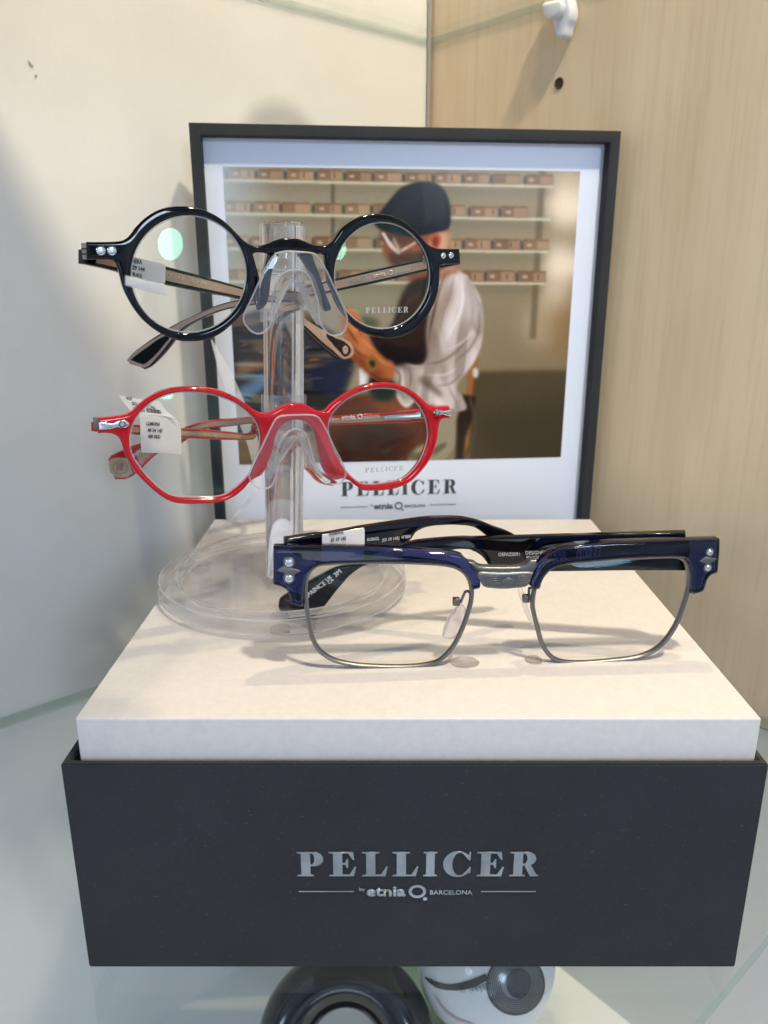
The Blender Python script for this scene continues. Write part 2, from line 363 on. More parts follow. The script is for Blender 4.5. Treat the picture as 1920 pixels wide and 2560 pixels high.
# ------------------------------------------------------------ the cabinet
CX, CY = 0.0283, 0.535                                   # where the two walls meet
AL, AR = math.radians(41), math.radians(-49.5)
def wall_mesh(a, length, t, z0, z1, sgn):
    d = Vector((math.cos(a), math.sin(a), 0))*sgn; n = Vector((-math.sin(a), math.cos(a), 0))
    if n.y < 0: n = -n
    bm = bmesh.new(); c = Vector((CX, CY, 0)); vs = []
    for z in (z0, z1):
        for q in (c, c+d*length, c+d*length+n*t, c+n*t): vs.append(bm.verts.new((q.x, q.y, z)))
    for f in ((0,1,2,3),(4,5,6,7),(0,1,5,4),(1,2,6,5),(2,3,7,6),(3,0,4,7)): bm.faces.new([vs[i] for i in f])
    return from_bm(bm)
wl_ = obj('wall_left', wall_mesh(AL, 0.75, 0.018, -0.26, 0.62, -1), M['wall'], loc=(CX,CY,0), smooth_deg=None); wl_['kind'] = 'structure'
wr_ = obj('wall_right', wall_mesh(AR, 0.62, 0.018, -0.0065, 0.62, 1), M['wood'], loc=(CX,CY,0), smooth_deg=None); wr_['kind'] = 'structure'
wb_ = obj('lower_wall', wall_mesh(AR, 0.62, 0.018, -0.26, -0.0075, 1), mat('lower_wall_paint', (0.66,0.66,0.63), 0.5), loc=(CX,CY,0), smooth_deg=None); wb_['kind'] = 'structure'
RW = Plane((CX,CY,0), -49.5); LW = Plane((CX,CY,0), 41)
# a thin dark joint where the walls meet
jb = bmesh.new(); box_bm(jb, (CX-0.0016, CY-0.0035, -0.2), (CX+0.0002, CY-0.0005, 0.6)); j = obj('wall_joint', from_bm(jb), mat('dark_joint', (0.30,0.28,0.25), 0.7), loc=(CX,CY,0)); j['kind'] = 'structure'
# shelf-pin hole in the wood panel: thin disc, the shade inside painted dark
hp = px('Q', 718, 376); u, vv = RW.un(hp)
hm = Matrix((( *[RW.d.x, RW.z.x, RW.n.x], RW.at(u,vv).x), (RW.d.y, RW.z.y, RW.n.y, RW.at(u,vv).y), (RW.d.z, RW.z.z, RW.n.z, RW.at(u,vv).z), (0,0,0,1)))
lathe_obj('pin_hole', [(0.0,0.0003),(0.0021,0.0003),(0.0027,0.0006),(0.0029,0.0002)], hm, M['hole'], wr_, 24)
# cabinet floor below the shelf
cf = box('cabinet_floor', (-0.7,-0.15,-0.262), (0.75,1.0,-0.25), mat('cabinet_floor_paint', (0.86,0.87,0.86), 0.4)); cf['kind'] = 'structure'
sc_m = mat('scuff_mark', (0.33,0.32,0.30), 0.8)
for q in ([(70,150,1),(76,158,1),(84,166,1),(80,168,1),(72,160,1)],[(88,186,1),(93,188,1),(91,193,1),(87,191,1)]):
    plate('scuff', LW, [[px('S',*p[:2])+(1,) for p in q]], 0.0002, 0.0004, 0, sc_m, wl_, n=1)
# glass shelves: faces and green edges
def shelf(name, label, z0, z1, poly):
    t = thing(name, label, 'shelf', (poly[0][0], poly[0][1], z0))
    bm = bmesh.new(); lo = [bm.verts.new((x,y,z0)) for x, y in poly]; hi = [bm.verts.new((x,y,z1)) for x, y in poly]
    bm.faces.new(hi); bm.faces.new(list(reversed(lo))); obj('pane', from_bm(bm), M['shelf'], t, smooth_deg=None)
    bm = bmesh.new(); n = len(poly); lo = [bm.verts.new((x,y,z0)) for x, y in poly]; hi = [bm.verts.new((x,y,z1)) for x, y in poly]
    for k in range(n): bm.faces.new((lo[k], lo[(k+1)%n], hi[(k+1)%n], hi[k]))
    obj('glass_edge', from_bm(bm), M['shelf_edge'], t, smooth_deg=None); return t
dl = Vector((math.cos(AL), math.sin(AL))); dr = Vector((math.cos(AR), math.sin(AR)))
def shelf_poly(front, left, g=0.0012):
    c = Vector((CX, CY)) + dr*g - dl*g
    return [tuple(c), tuple(c - dl*left), tuple(c - dl*left + dr*front), tuple(c + dr*front)]
e1 = at_z((1920,2305), 0.0); depth = (Vector((e1.x,e1.y))-Vector((CX,CY))).dot(dr)
shelf('glass_shelf', 'clear glass shelf the charcoal display box stands on', -0.006, 0.0, shelf_poly(depth, 0.62))
shelf('glass_shelf', 'upper glass shelf meeting both walls at the top of the picture', H+0.1354, H+0.1397, shelf_poly(0.285, 0.55))
# shelf clip on the wood panel
cl = thing('shelf_clip', 'small white plastic shelf clip on the maple wall above the pin hole', 'clip', RW.at(*RW.un(px('Q',715,90))))
body = pts('Q', [(655,12,1),(770,-8,1),(778,40),(775,80),(760,120),(748,165),(728,172),(712,160),(704,120),(690,95),(668,78),(657,50)])
plate('clip_body', RW, [body], 0.0006, 0.008, 0.0012, M['plastic'], cl, wt=0.006)
plate('clip_lip', RW, [pts('Q', [(652,22),(700,8),(735,6),(742,40),(725,75),(690,88),(664,78),(655,50)])], 0.0085, 0.0125, 0.0014, M['plastic'], cl, wt=0.010)

# ------------------------------------------------------------ the display box
BX, Wb, Ww = 0.0100, 0.2065, 0.2005
Y0 = 0.1942; Y1 = Y0 + 0.1995; ZT = H-0.1361; YW0, YW1 = 0.1978, 0.392; ZW = H-0.1231
bt = thing('display_box', 'square charcoal paper display box with raised cream top and silver lettering', 'display box', (BX, (Y0+Y1)/2, 0))
bm = bmesh.new(); t_ = 0.0024
x0, x1 = BX-0.0010-0.2073/2, BX-0.0010+0.2073/2
def ring_prism(bm, o, i, z0, z1):
    vs = [[bm.verts.new((x,y,z)) for x, y in q] for q in (o, i) for z in (z0, z1)]
    ol, oh, il, ih = vs
    for k in range(4):
        a = (k+1) % 4
        bm.faces.new((ol[k],ol[a],oh[a],oh[k])); bm.faces.new((il[k],ih[k],ih[a],il[a])); bm.faces.new((oh[k],oh[a],ih[a],ih[k])); bm.faces.new((ol[k],il[k],il[a],ol[a]))
rect = lambda a, b, c, d: [(a,c),(b,c),(b,d),(a,d)]
ring_prism(bm, rect(x0,x1,Y0,Y1), rect(x0+t_,x1-t_,Y0+t_,Y1-t_), 0.0003, ZT)
bmesh.ops.bevel(bm, geom=[e for e in bm.edges if e.calc_length() > 0.01], offset=0.0005, segments=2, affect='EDGES')
obj('box_body', from_bm(bm), M['charcoal'], bt)
bm = bmesh.new(); box_bm(bm, (BX-Ww/2, YW0, 0.002), (BX+Ww/2, YW1, ZW), 0.0006)
obj('raised_top', from_bm(bm), M['pearl'], bt)
FP = Plane((BX, Y0, 0), 0)
a = FP.un(px('N',105,258)); b = FP.un(px('N',1527,258)); c_ = FP.un(px('N',105,115))
serif('lettering', FP, a[0], a[1], b[0]-a[0], c_[1]-a[1], M['foil'], bt)
a = FP.un(px('N',112,350)); b = FP.un(px('N',1520,348)); logo(FP, a[0], (a[1]+b[1])/2, b[0]-a[0], M['foil'], bt)

# an unseen box added on the upper shelf, shaped to shade the lower left wall
ub = thing('display_box', 'charcoal paper display box standing on the upper glass shelf above the picture', 'display box', (-0.15, 0.22, H+0.14))
rot = Matrix.Translation((0,0.2745,0)) @ Matrix.Rotation(math.radians(-13.2), 4, 'Z') @ Matrix.Translation((0,-0.2745,0))
bm = bmesh.new(); box_bm(bm, (-0.27,0.09,H+0.1401), (0.0,0.2745,H+0.19), 0.0006); bm.transform(rot); obj('box_body', from_bm(bm), M['charcoal'], ub)
bm = bmesh.new(); box_bm(bm, (-0.267,0.093,H+0.1905), (-0.003,0.2715,H+0.20), 0.0006); bm.transform(rot); obj('raised_top', from_bm(bm), M['pearl'], ub)

# ------------------------------------------------------------ the poster in its shadow-box frame
pa = at_y((471,306), 0.396); ztop = pa.z
r = ray((1553.6,327)); t = (ztop-H)/r.z; pb = Vector((0,0,H)) + r*t
ang = math.degrees(math.atan2(pb.y-pa.y, pb.x-pa.x)); PW = math.hypot(pb.y-pa.y, pb.x-pa.x)
PP = Plane((pa.x, pa.y, 0), ang)
pf = thing('framed_poster', 'framed advertising poster of a craftsman in a flat cap, leaning in the corner', 'poster', PP.at(PW/2, 0.0, -0.005))
fw = 0.0052
obj('frame', curve_mesh([[(0,0.0003),(PW,0.0003),(PW,ztop),(0,ztop)], [(fw,fw),(PW-fw,fw),(PW-fw,ztop-fw),(fw,ztop-fw)]], -0.0115, 0, PP, 0.0004), M['charcoal'], pf)
obj('mount', curve_mesh([[(fw-.001,fw-.001),(PW-fw+.001,fw-.001),(PW-fw+.001,ztop-fw+.001),(fw-.001,ztop-fw+.001)]], -0.0100, -0.0075, PP), M['mount'], pf)
PH = PP.off(-0.0075)
cs = [PH.un(q) for q in ((563.6,413),(1454.7,431.7),(1396.9,1153.8),(592,1150))]
ul, ur = (cs[0][0]+cs[3][0])/2, (cs[1][0]+cs[2][0])/2; vt, vb = (cs[0][1]+cs[1][1])/2, (cs[2][1]+cs[3][1])/2
GW, GH = 560, 462; RS = 1.4                         # grid of the print; RS scales the softness
def paint():
    """the printed photograph, laid out in the poster's own coordinates"""
    U, V = np.meshgrid(np.linspace(ul, ur, GW), np.linspace(vt, vb, GH))
    img = np.zeros((GH, GW, 3)); X = (U-ul)/(ur-ul); Y = (vt-V)/(vt-vb)
    def rgb(c): return np.array(c)/255.0
    def mask(poly, soft=1.0, n=5):
        q = [PH.un(p) for p in smooth(pts('P', poly), n)]
        qx = (np.array([p[0] for p in q])-ul)/(ur-ul)*(GW-1); qy = (vt-np.array([p[1] for p in q]))/(vt-vb)*(GH-1)
        m_ = np.zeros((GH, GW)); N = len(q); pad = int(3*soft*RS)+4
        X0, X1 = max(int(qx.min())-pad, 0), min(int(qx.max())+pad, GW); Y0_, Y1_ = max(int(qy.min())-pad, 0), min(int(qy.max())+pad, GH)
        if X1 <= X0 or Y1_ <= Y0_: return m_
        xs, ys = np.meshgrid(np.arange(X0, X1), np.arange(Y0_, Y1_)); sub = np.zeros(xs.shape)
        for ox, oy in ((-.25,-.25),(.25,.25),(.25,-.25),(-.25,.25)):
            ins = np.zeros(xs.shape, bool)
            for i in range(N):
                xa, ya, xb, yb = qx[i], qy[i], qx[i-1], qy[i-1]
                if ya == yb: continue
                c = ((ya > ys+oy) != (yb > ys+oy)) & (xs+ox < (xb-xa)*(ys+oy-ya)/(yb-ya)+xa); ins ^= c
            sub += ins*0.25
        m_[Y0_:Y1_, X0:X1] = blur(sub, soft)
        return m_
    def conv(a, s, ax, mode):
        if s < 0.3: return a
        r = int(3*s)+1; g = np.exp(-np.arange(-r, r+1)**2/(2*s*s)); g /= g.sum()
        pw = [(0,0),(0,0)]; pw[ax] = (r, r); p = np.pad(a, pw, mode=mode); n_ = a.shape[ax]; out = np.zeros_like(a)
        for k in range(2*r+1): out += g[k]*(p[k:k+n_] if ax == 0 else p[:, k:k+n_])
        return out
    def blur(a, s): return conv(conv(a, s*RS, 0, 'edge'), s*RS, 1, 'edge')
    def put(m_, c, op=1.0):
        nonlocal img; m_ = (m_*op)[..., None]; c = rgb(c) if not isinstance(c, np.ndarray) else c; img = img*(1-m_) + c*m_
    def rnd(sx, sy):
        return blur_xy(rng.standard_normal((GH, GW)), sx, sy)
    def blur_xy(a, sx, sy):
        a = conv(conv(a, sx*RS, 1, 'wrap'), sy*RS, 0, 'wrap'); return a/max(a.std(), 1e-9)
    def line(P_, wd, c, soft=.8, op=1.0):
        q = np.array(smooth(P_, 4, closed=False)); T = np.gradient(q, axis=0); T /= np.linalg.norm(T, axis=1)[:,None]; Nn = np.c_[-T[:,1], T[:,0]]
        f = np.sin(np.linspace(.25, math.pi-.25, len(q)))[:,None]*wd/2
        put(mask([tuple(p)+(1,) for p in q+Nn*f]+[tuple(p)+(1,) for p in (q-Nn*f)[::-1]], soft, 1), c, op)
    # back wall, warmer and lighter to the right
    img[:] = rgb((150,138,112)); put(np.clip(1-X*1.6, 0, 1), (168,160,142), .7); put(np.clip((X-.62)*2.4, 0, 1), (172,152,122), .7)
    put(np.clip((Y-.25)*1.6, 0, 1)*np.clip((X-.5)*3, 0, 1), (128,110,80), .75)
    # floor lower right
    put(mask([(1150,975,1),(1620,965,1),(1620,1420,1),(1150,1420,1)], 2.5), (96,84,58)); put(mask([(1150,1180,1),(1620,1100,1),(1620,1420,1),(1150,1420,1)], 14), (78,68,48), .7)
    # lights on the right wall
    for cx, cy, r_, op in ((1590,215,84,1),(1565,480,76,1),(1545,620,70,.6),(1600,120,70,.4),(1480,760,90,.3)):
        put(mask([(cx+r_*math.cos(a_), cy+r_*1.15*math.sin(a_)) for a_ in np.linspace(0, 2*math.pi, 9)[:-1]], 9), (238,218,196), op)
    put(mask([(1500,640),(1560,700),(1620,640),(1620,900),(1540,900)],14), (150,112,66), .6)
    # shelf uprights
    put(mask([(512,80,1),(528,80,1),(528,410,1),(512,410,1)], 1), (96,90,74), .8)
    put(mask([(1470,50,1),(1500,50,1),(1455,825,1),(1425,825,1)], 1.6), (116,102,74), .75)
    rows = [((30,85),(1535,116)), ((30,238),(1525,268)), ((42,400),(1510,416)), ((60,552),(1495,562))]
    for k, ((xa, ya), (xb, yb)) in enumerate(rows):
        yy = lambda x: ya + (yb-ya)*(x-xa)/(xb-xa)
        put(mask([(xa,ya+16,1),(xb,yb+16,1),(xb-10,yb+46,1),(xa,ya+46,1)], 5), (104,94,72), .45)
        put(mask([(xa-20,ya,1),(xb,yb,1),(xb,yb+13,1),(xa-20,ya+15,1)], .8), (202,194,170))
        x = xa + 8 - 18*k
        while x < xb - 110:
            bw = 118 + rng.uniform(-8, 8); hh = (50 if k else 46) + rng.uniform(-3, 3); y = yy(x); c = rng.uniform(-8, 8)
            put(mask([(x-14,y-hh+6,1),(x,y-hh+6,1),(x,y-1,1),(x-14,y-1,1)], 1.2), (66,60,58), .8)
            put(mask([(x,y-hh,1),(x+bw,y-hh+3,1),(x+bw,y,1),(x,y,1)], .9), (146+c,116+c,88+c))
            s_ = rng.uniform(.45,.6); put(mask([(x+bw*s_,y-hh+2,1),(x+bw,y-hh+3,1),(x+bw,y,1),(x+bw*s_,y,1)], .9), (172+c,142+c,112+c))
            put(mask([(x,y-hh,1),(x+bw,y-hh+3,1),(x+bw,y-hh+9,1),(x,y-hh+7,1)], .8), (120,90,64), .7)
            if rng.random() < .7: lx = x+bw*rng.uniform(.08,.2); put(mask([(lx,y-hh*.62,1),(lx+22,y-hh*.6,1),(lx+22,y-hh*.3,1),(lx,y-hh*.32,1)], .6), (196,178,152), .8)
            if rng.random() < .5: lx = x+bw*rng.uniform(.6,.8); put(mask([(lx,y-hh*.7,1),(lx+6,y-hh*.7,1),(lx+6,y-hh*.2,1),(lx,y-hh*.2,1)], .6), (96,72,54), .7)
            x += bw + 17 + (rng.uniform(0,16) if rng.random() < .3 else 0)
    # hazy daylight at the left edge
    put(blur(np.clip(1-X*7, 0, 1)*np.clip(1-Y*1.4, 0, 1), 6), (190,206,220), .75)
    # workbench, lower left
    bench = mask([(50,730,1),(200,690),(330,680),(470,760),(600,880,1),(620,960,1),(560,1130,1),(520,1400,1),(40,1400,1)], 2.5)
    put(bench, (70,70,74)); nz = rnd(16, 3); n2 = rnd(9, 2.2); n3 = rnd(22, 2.5)
    put(bench*np.clip(nz-.6, 0, 1), (118,104,84), .9); put(bench*np.clip(-nz-.9, 0, 1), (32,30,32), .9)
    put(bench*np.clip(n2-1.5, 0, 1), (196,138,82), .8); put(bench*np.clip(n3-1.6, 0, 1)*(Y > .62), (110,160,205), .8)
    put(mask([(60,1080),(200,990),(300,960),(330,975),(220,1040),(90,1120)], 3), (120,170,215), .6)
    put(mask([(70,960),(200,920),(320,930),(200,960)], 2.5), (206,140,84), .55)
    put(mask([(420,960,1),(600,910,1),(590,990,1),(540,1090,1),(430,1060,1)], 2), (50,58,78))
    put(mask([(400,1070,1),(540,1090,1),(500,1180,1),(380,1160,1)], 2), (64,62,60))
    put(mask([(50,1270,1),(500,1250,1),(480,1400,1),(50,1400,1)], 4), (150,120,84), .8)
    # the man: leather apron / seat region, lower middle
    put(mask([(520,1150),(640,1080),(820,1090),(960,1140),(1010,1230),(960,1400,1),(500,1400,1)], 2.5), (112,58,32)); put(mask([(540,1280),(700,1200),(850,1230),(840,1400,1),(520,1400,1)], 9), (66,42,30), .8)
    put(mask([(700,1080),(860,1120),(900,1200),(760,1180)], 6), (158,92,48), .7)
    put(mask([(950,1120),(1060,1140),(1130,1150),(1110,1250),(1070,1340),(1010,1400,1),(860,1400,1),(900,1330),(990,1270)], 1.8), (158,148,122))
    put(mask([(870,1370),(960,1340),(1040,1300),(1040,1320),(970,1365)], 1.4), (104,94,76), .8)
    # chair back, straps
    put(mask([(1165,880,1),(1190,900,1),(1165,1040,1),(1135,1400,1),(1105,1400,1),(1140,1040,1)], 1.3), (170,108,56))
    put(mask([(1120,1080,1),(1180,1090,1),(1160,1200,1),(1130,1280,1),(1120,1400,1),(1085,1400,1),(1090,1200,1)], 1.5), (62,48,38))
    put(mask([(1155,1090),(1185,1200),(1175,1290),(1130,1380),(1120,1360),(1160,1280),(1168,1200),(1145,1100)], 1), (96,84,58), .8)
    put(mask([(1168,960),(1188,965),(1186,1000),(1168,1000)], 1.2), (206,204,200))
    # neck, head
    put(mask([(870,440),(960,400),(1040,380),(1060,470),(1100,520),(1010,560),(900,560),(850,520)], 2), (150,88,56))
    put(mask([(735,320,1),(752,370),(750,410),(752,437),(775,446),(790,470),(812,485),(860,492),(930,478),(990,440),(1050,400),(1055,310,1),(900,290,1)], 1.4), (150,90,62))
    put(mask([(740,330),(830,335),(900,340),(880,390),(800,380),(752,370)], 3), (96,62,48), .8)
    put(mask([(980,345),(1040,325),(1056,330),(1050,420),(1010,450),(960,440)], 3), (222,176,140), .85)
    put(mask([(970,350),(1000,338),(1018,360),(1008,400),(985,412),(972,385)], 1.2), (196,96,62)); put(mask([(982,362),(1000,356),(1000,392),(986,396)], 1.4), (112,48,34), .8)
    put(mask([(770,440),(870,420),(950,430),(940,480),(860,492),(800,480)], 4), (120,66,46), .7)
    put(mask([(742,335,1),(756,332,1),(786,380,1),(772,388,1)], .8), (216,212,206)); put(mask([(772,386),(800,420),(824,436),(832,422),(806,402),(788,378)], .8), (214,208,200), .95)
    put(mask([(800,352,1),(826,400,1),(834,424,1),(818,418,1),(796,370,1)], .8), (190,178,166), .8); put(mask([(832,414,1),(900,376,1),(904,384,1),(834,426,1)], .7), (226,218,208), .9)
    # shirt
    shirt = mask([(1040,500),(1080,495),(1130,530),(1170,580),(1200,640),(1212,720),(1210,800),(1195,880),(1150,960),(1100,1020),(1090,1060),(1120,1100),(1130,1150),(1060,1145),(960,1120),(900,1110),(860,1140),(820,1100),(800,1040),(790,975),(800,945),(850,935),(930,945),(950,900),(945,800),(960,700),(975,600),(1000,530)], 1.2)
    fold = rnd(5, 16); put(shirt, (206,194,190)); put(shirt*np.clip(fold-.4, 0, 1), (150,134,124), .75); put(shirt*np.clip(-fold-.5, 0, 1), (228,218,218), .8)
    put(shirt*mask([(940,780),(1010,640),(1060,560),(1090,600),(1040,720),(990,860),(950,900)], 5), (142,118,98), .65)
    put(shirt*mask([(940,900),(1000,880),(1100,860),(1190,800),(1180,850),(1080,930),(960,1000)], 6), (168,150,140), .55)
    put(shirt*mask([(1080,530),(1150,590),(1190,700),(1170,760),(1110,700),(1090,600)], 7), (232,222,224), .6)
    put(shirt*mask([(800,960),(870,950),(910,1000),(900,1090),(850,1120),(810,1050)], 4), (150,136,118), .75); put(shirt*mask([(826,965),(842,962),(850,1070),(838,1070)], 1.5), (222,214,206), .8)
    put(mask([(920,1000),(1010,1060),(1020,1090),(990,1075)], 2.5), (110,92,82), .8)
    # leather apron over the chest
    put(mask([(850,600),(880,560),(940,540),(1010,520),(1000,560),(975,600),(965,680),(950,790),(952,900),(925,942),(860,936),(800,945),(740,900),(700,850),(690,800),(760,790),(800,740),(820,670)], 2), (62,44,33))
    put(mask([(1000,525),(1060,500),(1110,505),(1060,530),(990,560)], 2), (176,112,82), .9)
    put(mask([(860,620),(930,570),(960,600),(930,740),(880,800),(850,720)], 9), (92,66,46), .6)
    put(mask([(700,850),(800,860),(930,880),(920,940),(800,945)], 5), (36,26,22), .7)
    # forearm, hands, watch
    put(mask([(640,960,1),(690,950,1),(690,1060,1),(645,1060,1)], 1), (224,224,222))
    put(mask([(700,990),(790,1010),(810,1080),(740,1110),(690,1070)], 3), (40,30,26))
    put(mask([(560,700),(590,680),(640,720),(670,790),(700,850),(760,915),(800,935),(795,1010),(740,1020),(680,985),(640,940),(600,905),(580,860),(575,800)], 1.6), (186,108,64))
    put(mask([(590,700),(630,730),(650,790),(620,800),(590,760)], 3), (222,150,104), .8); put(mask([(600,890),(680,930),(760,990),(740,1015),(650,960)], 4), (120,62,36), .75)
    put(mask([(640,800),(700,870),(680,900),(630,860)], 4), (214,132,78), .7)
    put(mask([(670,925),(690,905),(722,915),(732,945),(712,972),(684,965)], 1), (150,110,52)); put(mask([(688,930),(708,924),(716,944),(700,956)], 1), (70,52,34), .9)
    put(mask([(640,730),(720,735),(730,765),(660,770)], 3), (72,86,58), .7)
    # folds, fingers, beard, straps
    for P_, wd, c, op in (([(1040,520),(1010,600),(985,700),(970,780)],14,(120,98,84),.8),([(1075,540),(1060,620),(1030,700),(1010,800)],10,(150,130,118),.7),([(1110,560),(1120,640),(1090,740),(1040,830)],12,(236,228,228),.7),
        ([(1150,600),(1165,680),(1150,780),(1100,860)],10,(164,146,138),.6),([(1195,700),(1190,790),(1150,870),(1080,930)],12,(130,110,100),.6),([(950,940),(1010,930),(1080,890),(1140,830)],10,(120,100,90),.7),
        ([(960,990),(1030,990),(1090,960)],9,(232,224,222),.7),([(1000,1040),(1060,1030),(1110,990)],9,(136,116,104),.7),([(800,960),(830,990),(825,1050),(850,1100)],9,(104,92,78),.8),([(870,950),(880,1000),(870,1060)],8,(110,98,84),.7),
        ([(850,940),(900,950),(940,945)],7,(226,218,210),.8),([(1050,1040),(1075,1090),(1100,1140)],9,(150,134,126),.7),([(1000,650),(975,740),(960,850)],12,(96,76,62),.7),([(1030,880),(1100,850),(1170,790)],8,(222,214,214),.7)): line(P_, wd, c, 1.0, op)
    for P_, wd, c, op in (([(600,720),(630,760),(650,810)],7,(120,62,38),.9),([(620,700),(660,750),(680,800)],6,(236,170,120),.7),([(585,770),(610,810),(640,850)],7,(110,56,34),.9),([(600,850),(640,890),(680,910)],8,(120,62,36),.8),
        ([(650,820),(690,860),(720,880)],7,(232,152,96),.7),([(700,880),(750,930),(795,950)],10,(222,144,92),.6),([(690,980),(740,1010),(790,1008)],10,(92,46,30),.8),([(575,720),(560,760),(580,800)],8,(196,120,78),.9),([(640,700),(600,690),(575,700)],8,(226,158,112),.8)): line(P_, wd, c, .8, op)
    put(mask([(775,440),(800,430),(840,440),(900,430),(960,420),(985,440),(930,485),(860,505),(810,495)], 3), (84,52,40), .85)
    for P_, wd, c, op in (([(800,455),(840,470),(900,462)],6,(150,120,104),.6),([(860,395),(900,410),(940,400)],16,(186,112,78),.6),([(752,380),(750,410),(756,432)],8,(186,110,78),.7),([(975,420),(1000,440),(1040,430)],14,(196,140,108),.6),([(880,500),(960,480),(1030,500)],14,(98,56,40),.6)): line(P_, wd, c, 1.4, op)
    for P_, wd, c, op in (([(880,600),(850,700),(800,800)],8,(104,76,54),.7),([(930,560),(940,650),(920,760)],10,(34,26,22),.7),([(760,830),(840,850),(930,840)],8,(90,64,46),.6),([(840,690),(880,640),(930,620)],8,(110,82,60),.6)): line(P_, wd, c, 1.6, op)
    for k in range(26):
        x = rng.uniform(70, 520); y = rng.uniform(760, 1240); L_ = rng.uniform(20, 90); a_ = rng.uniform(-.5, .3)
        c = [(150,140,120),(30,30,34),(196,130,70),(96,110,130),(180,170,150),(120,90,60)][rng.integers(6)]
        line([(x,y),(x+L_*.5*math.cos(a_),y+L_*.5*math.sin(a_)+rng.uniform(-4,4)),(x+L_*math.cos(a_),y+L_*math.sin(a_))], rng.uniform(3,8), c, .7, .75)
    # flat cap
    cap = mask([(712,296),(722,262),(745,232),(790,175),(835,130),(890,106),(945,100),(1000,112),(1035,145),(1054,190),(1062,250),(1052,312),(1000,330),(950,342),(890,350),(840,348),(780,332),(735,316)], 1.2)
    put(cap, (42,45,46)); put(cap*np.clip(rnd(4,12)-.3, 0, 1), (72,76,74), .5); put(cap*mask([(780,240),(850,160),(930,130),(960,150),(880,210),(820,300)], 9), (74,78,76), .6)
    put(cap*mask([(720,290),(840,320),(1050,290),(1050,340),(840,350)], 4), (28,30,32), .7)
    img = np.stack([blur(img[..., k], 0.4) for k in range(3)], -1); img += rnd(.5, .5)[..., None]*0.004; img = (img-.42)*1.20+.375; img = img*.86+img.mean(-1, keepdims=True)*.14
    return np.clip(img, 0, 1)
img = paint()
lin = np.where(img <= 0.04045, img/12.92, ((img+0.055)/1.055)**2.4)
uu, vv_ = np.meshgrid(np.linspace(ul, ur, GW), np.linspace(vt, vb, GH))
co = (np.array(PH.o)[None] + uu.reshape(-1,1)*np.array(PH.d)[None] + vv_.reshape(-1,1)*np.array(PH.z)[None] + np.array(PH.n)[None]*0.0002)
idx = np.arange(GW*GH).reshape(GH, GW); fc = np.stack([idx[:-1,:-1], idx[1:,:-1], idx[1:,1:], idx[:-1,1:]], -1).reshape(-1,4)
me = bpy.data.meshes.new('photo'); me.from_pydata(co.tolist(), [], fc.tolist())
ca = me.color_attributes.new('print', 'FLOAT_COLOR', 'POINT'); ca.data.foreach_set('color', np.c_[lin.reshape(-1,3), np.ones(GW*GH)].ravel().astype(np.float32))
m = mat('printed_photo', (0.5,0.5,0.5), 0.22, spec=0.25); n, l, b = nodes(m); at_ = n.new('ShaderNodeAttribute'); at_.attribute_name = 'print'; l.new(at_.outputs['Color'], b.inputs['Base Color'])
obj('printed_photo', me, m, pf)
a = PH.un(px('D',640,872)); b = PH.un(px('D',1440,880)); c_ = PH.un(px('D',1440,782))
serif('lettering', PH, a[0], (a[1]+b[1])/2, b[0]-a[0], c_[1]-b[1], M['ink'], pf, grow=-0.012)
a = PH.un(px('D',640,948)); b = PH.un(px('D',1440,952)); logo(PH, a[0], (a[1]+b[1])/2, b[0]-a[0], M['ink2'], pf)

# ------------------------------------------------------------ clear acrylic stand
DISC = Vector((-0.0414, 0.2985, ZW)); TOP = Vector((-0.0372, 0.3035, H+0.0196))
ax = (TOP-DISC).normalized()
def frame_at(o, zaxis):
    z = Vector(zaxis).normalized(); x = Vector((1,0,0)); x = (x - z*x.dot(z)).normalized(); y = z.cross(x)
    return Matrix(((x.x,y.x,z.x,o[0]),(x.y,y.y,z.y,o[1]),(x.z,y.z,z.z,o[2]),(0,0,0,1)))
st = thing('eyewear_stand', 'clear acrylic eyewear stand with round base and two nose rests', 'eyewear stand', DISC)
RB = 0.0505
lathe_obj('base_disc', [(0,0.0014),(0.047,0.0014),(0.0497,0.0014),(RB,0.0024),(RB,0.0060),(0.0500,0.0076),(0.0485,0.0084),(0.0440,0.0084),(0.0425,0.0076),(0.0415,0.0050),(0.0395,0.0044),(0,0.0044)], Matrix.Translation(DISC), M['base'], st, 128, 40)
for rr_, zz_, wd_ in ((0.0499,0.0076,.0003),(0.0505,0.0024,.00026),(0.0434,0.0079,.00032),(0.0414,0.0049,.0003)):  # pale tubes added to draw bright highlights along the disc's edges
    tube('disc_highlight', [DISC+Vector((rr_*math.cos(t), rr_*math.sin(t), zz_)) for t in np.linspace(0,2*math.pi,145)[:-1]], wd_, M['edge'], st, closed=True, segs=6, flat=Vector((0,0,1)))
for k in range(3):
    a_ = math.radians(-85+120*k); q = DISC + Vector((0.043*math.cos(a_), 0.043*math.sin(a_), 0))
    lathe_obj('foot', [(0,0.0001),(0.0035,0.0001),(0.0038,0.0004),(0.0038,0.0013),(0,0.0013)], Matrix.Translation(q), M['pad'], st, 24)
LEN = (TOP-DISC).length
lathe_obj('pole', [(0,0.0046),(0.0074,0.0046),(0.0077,0.0050),(0.0077,LEN-0.0006),(0.0073,LEN-0.0002),(0,LEN-0.0002)], frame_at(DISC, ax), M['acrylic'], st, 64, 40)
lathe_obj('screw', [(0,0.0046),(0.0012,0.0046),(0.0012,0.010),(0.0014,0.0105),(0.0012,0.011),(0.0014,0.0115),(0.0012,0.012),(0.0010,0.015),(0.0004,0.0170),(0,0.0175)], frame_at(DISC, ax), M['pad'], st, 24)
def along(z): return DISC + ax*((z-DISC.z)/ax.z)
G1 = Plane((-0.0310, 0.2718, 0), 21.8)                      # plane of the round glasses
G2 = Plane((-0.0340, 0.2787, 0), 21.8)                      # plane of the red glasses
